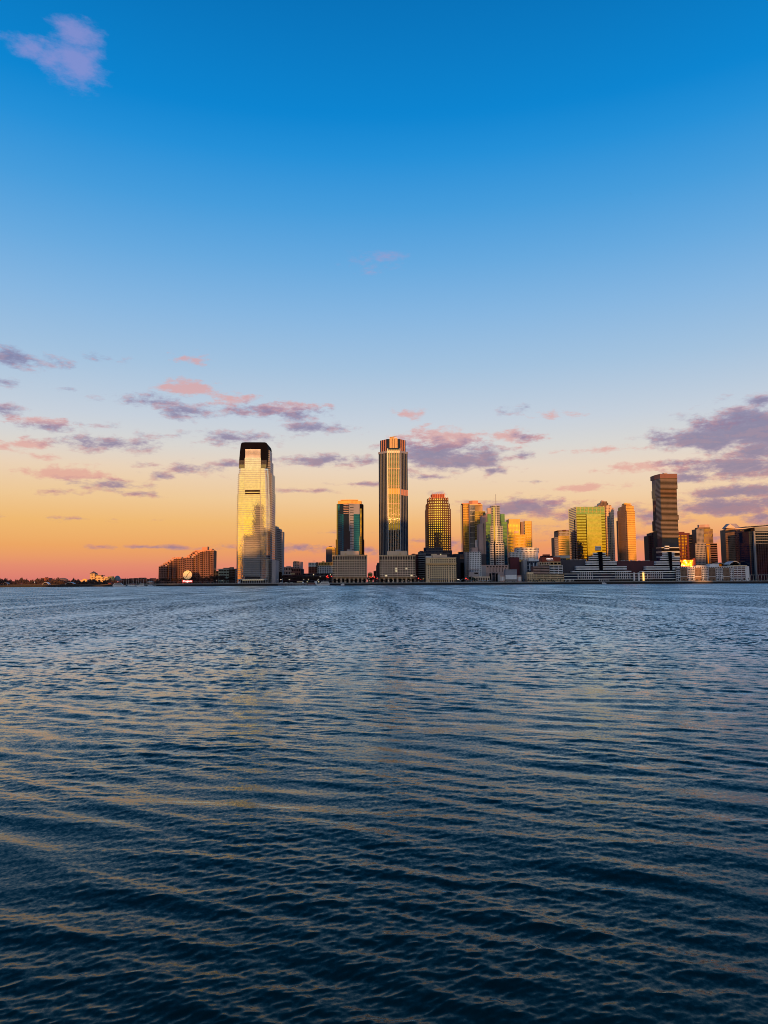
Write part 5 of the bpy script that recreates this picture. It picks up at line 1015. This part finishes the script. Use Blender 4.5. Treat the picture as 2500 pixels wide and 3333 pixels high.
motor_boat('black_barge', 'low dark workboat lying before the stepped waterfront complex', 'boat', 1960, 1975, 1895.5, 1897.2, 1224, 1, 1, mast=False)
random.seed(12)
for k in range(15):
    px = 386+k*8.1+random.uniform(-2,2); Yb_ = 1226+random.uniform(0,22); xx = X(px,1903,Yb_)
    side_ = ('first','second','third','fourth','fifth','sixth','seventh','eighth','ninth','tenth','eleventh','twelfth','thirteenth','fourteenth','fifteenth')[k]
    s_ = empty('sailboat', (xx, Yb_, 0), 'moored sailboat with bare mast, %s from the left in the marina row' % side_, 'sailboat', 'sailboats moored in the marina')
    hull(MB(), xx-4.5, xx+4.5, Yb_, Yb_+2.8, 1.0 if False else -.2, 1.3, 1 if k%2 else -1).build('hull', 'white_hull', s_)
    MB().box(xx-1.6, xx+1.8, Yb_+.6, Yb_+2.2, 1.3, 2.1).build('cabin', 'white_hull', s_)
    MB().cyl((xx+.3, Yb_+1.4), .14, .09, 1.3, random.uniform(11.5,16.5), 6).build('mast', 'white_hull', s_)
    MB().box(xx-3.4, xx+.3, Yb_+1.3, Yb_+1.5, 2.7, 2.95).build('boom', 'steel', s_)
# ------------------------------------------------------------------ the big clock and its sign
Yk = 1243.; cxp, czp = 610.5, 1871.2
ck = empty('waterfront_clock', (X(cxp,1895,Yk), Yk, GZ), 'huge round cream clock face with a dark rim, reading about seven past seven', 'clock')
kx, kz = at(cxp, czp, Yk); kr = X(626.2,czp,Yk)-kx
def disc(r, y0, y1, n=48):
    m = MB(); a = [(kx+r*math.cos(2*math.pi*i/n), kz+r*math.sin(2*math.pi*i/n)) for i in range(n)]
    return m.add([(x,y0,z) for x,z in a]+[(x,y1,z) for x,z in a], [tuple(range(n)), tuple(range(n,2*n))[::-1]]+[((i+1)%n,i,n+i,n+(i+1)%n) for i in range(n)])
disc(kr, Yk, Yk+2).build('rim', 'black_metal', ck); face_ = disc(kr*.925, Yk-.2, Yk-.004).build('clock_face', 'clock_cream', ck)
def bar(ang, r0, r1, w, y0, y1, w2=None):
    s_, c_ = math.sin(R(ang)), math.cos(R(ang)); w2 = w if w2 is None else w2
    q = [(r0, -w/2), (r1, -w2/2), (r1, w2/2), (r0, w/2)]
    P_ = [(kx+a*s_+b_*c_, kz+a*c_-b_*s_) for a, b_ in q]
    return MB().add([(x,y0,z) for x,z in P_]+[(x,y1,z) for x,z in P_], [(0,1,2,3),(7,6,5,4),(0,4,5,1),(1,5,6,2),(2,6,7,3),(3,7,4,0)])
for h in range(12): bar(h*30, kr*.68, kr*.86, .42, Yk-.35, Yk-.21).build('hour_mark', 'black_metal', face_, org=ck.location)
bar(42, -kr*.1, kr*.80, .62, Yk-.65, Yk-.5, .5).build('minute_hand', 'black_metal', ck); bar(212, -kr*.12, kr*.74, .95, Yk-.48, Yk-.36, .5).build('hour_hand', 'black_metal', ck); disc(.55, Yk-.8, Yk-.66, 12).build('hub', 'black_metal', face_, org=ck.location)
for dx_ in (-5, -1.7, 1.7, 5): MB().box(kx+dx_-.2, kx+dx_+.2, Yk+.6, Yk+1.0, GZ, kz-math.sqrt(max(0, kr*kr-dx_*dx_))+.4).build('post', 'black_metal', ck)
sg_ = empty('lettered_sign', (kx, Yk-1.5, GZ), 'glowing red sign with white slanted lettering on posts right under the big clock', 'sign')
xa_, xb_ = X(593.5,1891,Yk), X(627,1891,Yk); zt_, zb = Z(610,1888.6,Yk), Z(610,1895.6,Yk)
MB().box(xa_, xb_, Yk-1.5, Yk-.9, zb, zt_).build('sign_panel', 'sign_glow', sg_)
text_obj('Colgate', 'lettering', sg_, 'letter_glow', (xa_+xb_)/2, Yk-1.68, (zt_+zb)/2+.25, 4.3, (xb_-xa_)*.88, shear=.3, bold=.08)
for k in range(4): x_ = xa_+.5+(xb_-xa_-1)*k/3; MB().box(x_-.15, x_+.15, Yk-1.3, Yk-1.0, GZ, zb).build('post', 'steel', sg_)
# ------------------------------------------------------------------ trees: bare winter crowns
def crown_mesh(name, seed, n, rx, ry, rz, mat, tw=1.0):
    rs = random.Random(seed); m = MB(); lob = [(rs.uniform(-.45,.45), rs.uniform(-.45,.45), rs.uniform(-.3,.5), rs.uniform(.4,.62)) for _ in range(6)]
    for _ in range(n):
        l = rs.choice(lob); u = Vector((rs.gauss(0,1), rs.gauss(0,1), rs.gauss(0,1))).normalized()*l[3]*(rs.random()**.45)
        c = Vector(((l[0]+u.x)*rx, (l[1]+u.y)*ry, (l[2]+u.z)*rz)); d = (Vector((c.x/rx, c.y/ry, c.z/rz+.9)).normalized()+Vector((rs.gauss(0,.5), rs.gauss(0,.5), rs.gauss(0,.4)))).normalized()
        s_ = Vector((rs.gauss(0,1), rs.gauss(0,1), rs.gauss(0,1))).cross(d).normalized()*rs.uniform(.10,.26)*tw; L_ = rs.uniform(.7,1.7)*tw
        m.add([c-s_, c+s_, c+d*L_+s_*.3], [(0,1,2)])
    me = bpy.data.meshes.new(name); me.from_pydata(m.v, [], m.f); me.materials.append(M[mat]); return me
def trunk_mesh(seed, h, rx):
    rs = random.Random(seed); m = MB(); m.cyl((0,0), .28, .16, 0, h, 7)
    for k in range(6):
        a = rs.uniform(0,6.28); z = h*rs.uniform(.7,1.0); e = Vector((math.cos(a)*rx*.6, math.sin(a)*rx*.6, h+rs.uniform(.8,3))); w = .09
        m.add([(w,0,z),(-w,0,z),(0,w,z),(e.x,e.y,e.z)], [(0,1,3),(1,2,3),(2,0,3)])
    me = bpy.data.meshes.new('trunk'); me.from_pydata(m.v, [], m.f); me.materials.append(M['bark']); return me
TV = [(crown_mesh('crown', s, 620, 4.2, 3.6, 4.4, 'twigs'), trunk_mesh(s, 3.4, 4)) for s in (1,2,3,4)]
EV = [(crown_mesh('crown', s, 700, 3.4, 3.2, 4.6, 'evergreen'), trunk_mesh(s, 3.0, 3)) for s in (7,8)]
def tree(px, Y, s_, var, label, group, ev=False, hs=1.0, z=None):
    V = (EV if ev else TV)[var % (2 if ev else 4)]; zg = GZ if z is None else z
    t = empty('evergreen_tree' if ev else 'bare_tree', (X(px,1893,Y), Y, zg), label, 'tree', group)
    a = bpy.data.objects.new('trunk', V[1]); COL.objects.link(a); a.parent = t; a.scale = (s_,s_,s_*hs)
    c = bpy.data.objects.new('crown', V[0]); COL.objects.link(c); c.parent = t; c.location = (0,0,(3.4+3.4)*s_*hs); c.scale = (s_,s_,s_*hs); c.rotation_euler = (0,0,random.uniform(0,6.28))
ORD = ('first','second','third','fourth','fifth','sixth','seventh','eighth','ninth','tenth','eleventh','twelfth','thirteenth','fourteenth','fifteenth','sixteenth','seventeenth','eighteenth','nineteenth','twentieth','twenty-first','twenty-second','twenty-third','twenty-fourth','twenty-fifth','twenty-sixth')
random.seed(77)
for k in range(26):
    px = 524+k*9.2+random.uniform(-2,2)
    if 594 < px < 627: Yt = 1262+random.uniform(0,14)
    else: Yt = 1254+random.uniform(0,22)
    tree(px, Yt, random.uniform(.75,1.1) if k < 18 else random.uniform(.8,1.35), k, ORD[k]+' bare tree from the left, in the belt below the stepped brick blocks', 'bare trees below the stepped brick blocks')
for k in range(22): tree(922+k*7.6+random.uniform(-2,2), 1285+random.uniform(0,30), random.uniform(.8,1.3), k, ORD[k]+' bare tree from the left, before the long dark terminal building', 'bare trees behind the ferry landing')
for k in range(12): tree(1088+k*9.2, 1247.5, random.uniform(.42,.55), k, ORD[k]+' street tree from the left, before the arcaded block under the teal tower', 'street trees before the first arcaded block')
for k in range(12): tree(1240+k*9.6, 1247.5, random.uniform(.42,.55), k+1, ORD[k]+' street tree from the left, before the arcaded block under the tallest tower', 'street trees before the second arcaded block')
for k in range(9): tree(1196+k*4.2, 1300+k*14, random.uniform(.8,1.15), k, ORD[k]+' bare tree from the left in the street between the arcaded blocks', 'trees in the street between the arcaded blocks')
for k in range(4): tree(1354+k*8, 1262+k*6, random.uniform(.6,.9), k, ORD[k]+' bare tree from the left in the gap beside the cream stone block', 'trees left of the cream stone block')
for k, (px, s_) in enumerate(((1530,.9),(1538,.75),(1546,.6))): tree(px, 1247, s_, k, ('dark evergreen tree, leftmost of three beside the beige pavilion','dark evergreen tree, middle of three beside the beige pavilion','smallest evergreen, rightmost of three beside the beige pavilion')[k], 'evergreens beside the beige pavilion', ev=True)
for k in range(14): tree(1700+k*9.5+random.uniform(-2,2), 1243.5, random.uniform(.3,.42), k, ORD[k]+' small bare tree from the left, on the quay before the brick hotel', 'small trees before the brick hotel')
for k in range(20): tree(2212+k*14+random.uniform(-2,2), 1244, random.uniform(.26,.4), k, ORD[k]+' low bare tree from the left, on the quay before the apartment row', 'small trees before the apartment row')
# far-off wood along the park shore, one mass
m = MB(); rs = random.Random(5)
for _ in range(15000):
    px = rs.uniform(-60, 520); Yw = rs.uniform(1290, 1380); x = X(px,1895,Yw); hgt = 8.5+2.2*math.sin(px*.11)+1.6*math.sin(px*.37+1)+1.0*math.sin(px*.9)+(1.5 if px < 200 else -.5)
    z = GZ-1.3+hgt*rs.random()**.75*rs.uniform(.75,1.0); w_ = rs.uniform(.25,.7); d = Vector((rs.gauss(0,.6), rs.gauss(0,.4), 1)).normalized()*rs.uniform(.9,2.4)
    m.add([(x-w_,Yw,z-.4),(x+w_,Yw+rs.uniform(-.6,.6),z-.4),(x+d.x,Yw+d.y,z+d.z)],[(0,1,2)])
wd = m.build('park_woods', 'twigs'); tag(wd, 'low dark bare woodland along the whole far left park shore', 'woodland', kind='stuff')
# low bushes and clutter line along the right quay
# ------------------------------------------------------------------ street lamps, traffic lights, bollards, cars, railings
def lamp(px, Y, h, label, group, mat='lamp_white', r=.34):
    x = X(px,1893,Y); b = empty('street_lamp' if mat != 'lamp_red' else 'traffic_light', (x, Y, GZ), label, 'street lamp' if mat != 'lamp_red' else 'traffic light', group)
    MB().cyl((x,Y), .12, .08, GZ, GZ+h, 6).build('pole', 'grey_paint', b)
    MB().cyl((x,Y), r*.7, r, GZ+h, GZ+h+r*.9, 8).cyl((x,Y), r, r*.3, GZ+h+r*.9, GZ+h+r*1.8, 8).build('lamp_head', mat, b)
random.seed(5)
for k, px in enumerate((904,912.5,917.5,941,943.5,989,1034,1036)): lamp(px, 1246, random.uniform(4.5,6), ORD[k]+' from left: white lamp on the quay between the glass skyscraper and the ferry', 'quay lamps by the ferry landing')
for k, px in enumerate((705,723)): lamp(px, 1248, 4.6, ORD[k]+' from left: lit lamp before the trees below the grey-green office block', 'lamps below the grey-green office')
for k, (px, h) in enumerate(((1201,7),(1203.5,3.5),(1228,8),(1234,6))): lamp(px, 1262, h, ORD[k]+' from left: white lamp in the street between the arcaded blocks', 'lamps between the arcaded blocks')
for k, px in enumerate((1265,1281,1297,1313,1329,1351)): lamp(px, 1249, 2.6, ORD[k]+' from left: low lamp at the foot of the arcaded block under the tallest tower', 'low lamps before the second arcaded block', r=.3)
for k, (px, h) in enumerate(((1357,9.5),(1377,5),(1379,6),(1363.5,2))): lamp(px, 1256, h, ORD[k]+' from left: lit lamp in the dark gap left of the cream stone block', 'lamps left of the cream stone block', 'lamp_warm' if px > 1370 else 'lamp_white')
for k, (px, h) in enumerate(((1063,10),(1066.5,11.5),(1068,9),(1079,10.5))): lamp(px, 1262, h, ORD[k]+' from left: red traffic light beside the first arcaded block, above the ferry stern', 'red lights left of the first arcaded block', 'lamp_red', .6)
for k, (px, h) in enumerate(((1204,9.5),(1208,8.5),(1213,10),(1218,8.8),(1219.5,9.2),(1227.5,6.5))): lamp(px, 1270, h, ORD[k]+' from left: red traffic light in the street between the arcaded blocks', 'red lights between the arcaded blocks', 'lamp_red', .55)
for k, (px, h, s_) in enumerate(((1362,6.5,.6),(1370,4.5,.4),(1516.5,5.5,.9),(1523,4.2,.4))): lamp(px, 1252, h, ORD[k]+' from left: red traffic light beside the cream stone block', 'red lights beside the cream stone block', 'lamp_red', s_)
for k, (px, h) in enumerate(((1489,4.3),(1492.5,4.3),(1495,3.6))): lamp(px, 1250, h, ORD[k]+' from left: white lamp right of the cream stone block', 'lamps right of the cream block', r=.4)
lamp(113.5, 1262, 3.6, 'single bright lamp among the dark woods of the far left shore', None, r=.5)
def car(px, Y, mat, label, group, van=False):
    x = X(px,1893,Y); b = empty('parked_van' if van else 'parked_car', (x, Y, GZ), label, 'van' if van else 'car', group); L_, h = (5.4, 1.3) if van else (4.4, .85)
    MB().box(x-L_/2, x+L_/2, Y, Y+1.8, GZ+.35, GZ+.35+h).build('body', mat, b); MB().prism([(x-L_*.33,Y+.1),(x+L_*.3,Y+.1),(x+L_*.3,Y+1.7),(x-L_*.33,Y+1.7)], GZ+.35+h, GZ+1.0+h, [(x-L_*.24,Y+.2),(x+L_*.2,Y+.2),(x+L_*.2,Y+1.6),(x-L_*.24,Y+1.6)]).build('cabin', 'window_dark', b)
    for dx_ in (-L_*.3, L_*.3):
        a = [(x+dx_+.33*math.cos(6.283*i/10), GZ+.33+.33*math.sin(6.283*i/10)) for i in range(10)]
        MB().add([(q_[0],Y-.05,q_[1]) for q_ in a]+[(q_[0],Y+.2,q_[1]) for q_ in a], [tuple(range(10)),tuple(range(10,20))[::-1]]+[((i+1)%10,i,10+i,10+(i+1)%10) for i in range(10)]).build('wheel', 'black_metal', b)
for px, mt, lab in ((915,'white_hull','white car parked on the quay, leftmost of three right of the glass skyscraper'),(931,'white_hull','white car parked on the quay, middle of three right of the glass skyscraper'),(949,'steel','pale grey car parked on the quay, rightmost of three right of the glass skyscraper')): car(px, 1240, mt, lab, 'cars parked right of the glass skyscraper')
b = Bld('landing_kiosk', 'small white ferry kiosk with a slatted roof on the quay', 'kiosk', 977, 1243)
b.sec([(968,0),(986,0)], 1893.5, None, 5, 'dark_stone', style=[dict(cols=6, rows=1, frame='cream_stone', glass='window_dark', ww=.7, wh=.7, dep=.2)]); b.boxpx('roof', 966.5, 984, 1891.5, 1893.4, -1, 6, 'cream_stone'); b.boxpx('ticket_booth', 983, 989, 1894, None, -2, -.6, 'white_hull')
b = Bld('storage_tank', 'white round tank on the quay just left of the glass skyscraper', 'tank', 777.5, 1244); b.part(MB().cyl((X(777.5,1893,1246),1246), 1.7, 1.7, GZ, Z(777,1893,1246), 16), 'tank_wall', 'white_hull'); b.part(MB().cyl((X(777.5,1893,1246),1246), 1.75, .6, Z(777,1893,1246), Z(777,1891.8,1246), 16), 'lid', 'steel')
b = Bld('floating_pier', 'dark floating pier along the quay left of the ferry', 'pier', 975, 1226)
b.part(MB().box(X(905,1900,1226), X(1026,1900,1226), 1224, 1234, .3, 1.9), 'deck', 'grey_stone'); 
for k in range(12): b.part(MB().cyl((X(908+10.4*k,1900,1223.5),1223.5), .35, .3, -1, 3.4, 8), 'pile', 'bark')
b.part(MB().box(X(1000,1896,1228), X(1026,1896,1228), 1228, 1233, 1.9, 4.6), 'shelter', 'rose_wall'); b.part(MB().box(X(1024,1891,1229), X(1031,1891,1229), 1229, 1233, 1.9, 7.0), 'gangway_tower', 'white_hull')
# railing on the promenade: posts and rail as one mass each section
r0 = Bld('promenade_railing', 'thin grey railing along the edge of the far promenade', 'railing', 1300, SH+.5); g = MB(); x = -425.
while x < 1180:
    g.box(x-.05, x+.05, SH+.5, SH+.6, GZ, GZ+1.1); x += 2.6
r0.part(g, 'posts', 'steel', 'stuff'); r0.part(MB().box(-425, 1180, SH+.48, SH+.62, GZ+1.1, GZ+1.2), 'top_rail', 'steel')
random.seed(2)
g = MB()
for k in range(420):
    x = random.uniform(-420, 760); g.box(x-.22, x+.22, 1243, 1243.4, GZ, GZ+random.uniform(.5,1.75)) if k%3 else g.box(x-.8, x+.8, 1243.5, 1244.5, GZ, GZ+random.uniform(.6,1.1))
tag(g.build('quay_hedges', 'evergreen'), 'low dark shrubs and planters along the far promenade', 'planters', kind='stuff')
# birds
for k, (px, py) in enumerate(((216,1836),(462,1832),(2053,631))):
    Yb2 = 700; x, z = at(px, py, Yb2); b = empty('bird', (x, Yb2, z), ('tiny dark bird in the pink sky left of the museum tower','tiny dark bird low in the sky left of the stepped brick blocks','lone dark bird high in the blue sky on the right')[k], 'bird')
    m = MB(); m.add([(x-.55,Yb2,z+.18),(x,Yb2-.15,z),(x,Yb2+.2,z),(x+.55,Yb2,z+.15)], [(0,1,2),(1,3,2)]); m.build('wings', 'black_metal', b); MB().prism([(x-.06,Yb2-.3),(x+.06,Yb2-.3),(x+.09,Yb2),(x+.03,Yb2+.35),(x-.03,Yb2+.35),(x-.09,Yb2)], z-.07, z+.05).build('body', 'black_metal', b)
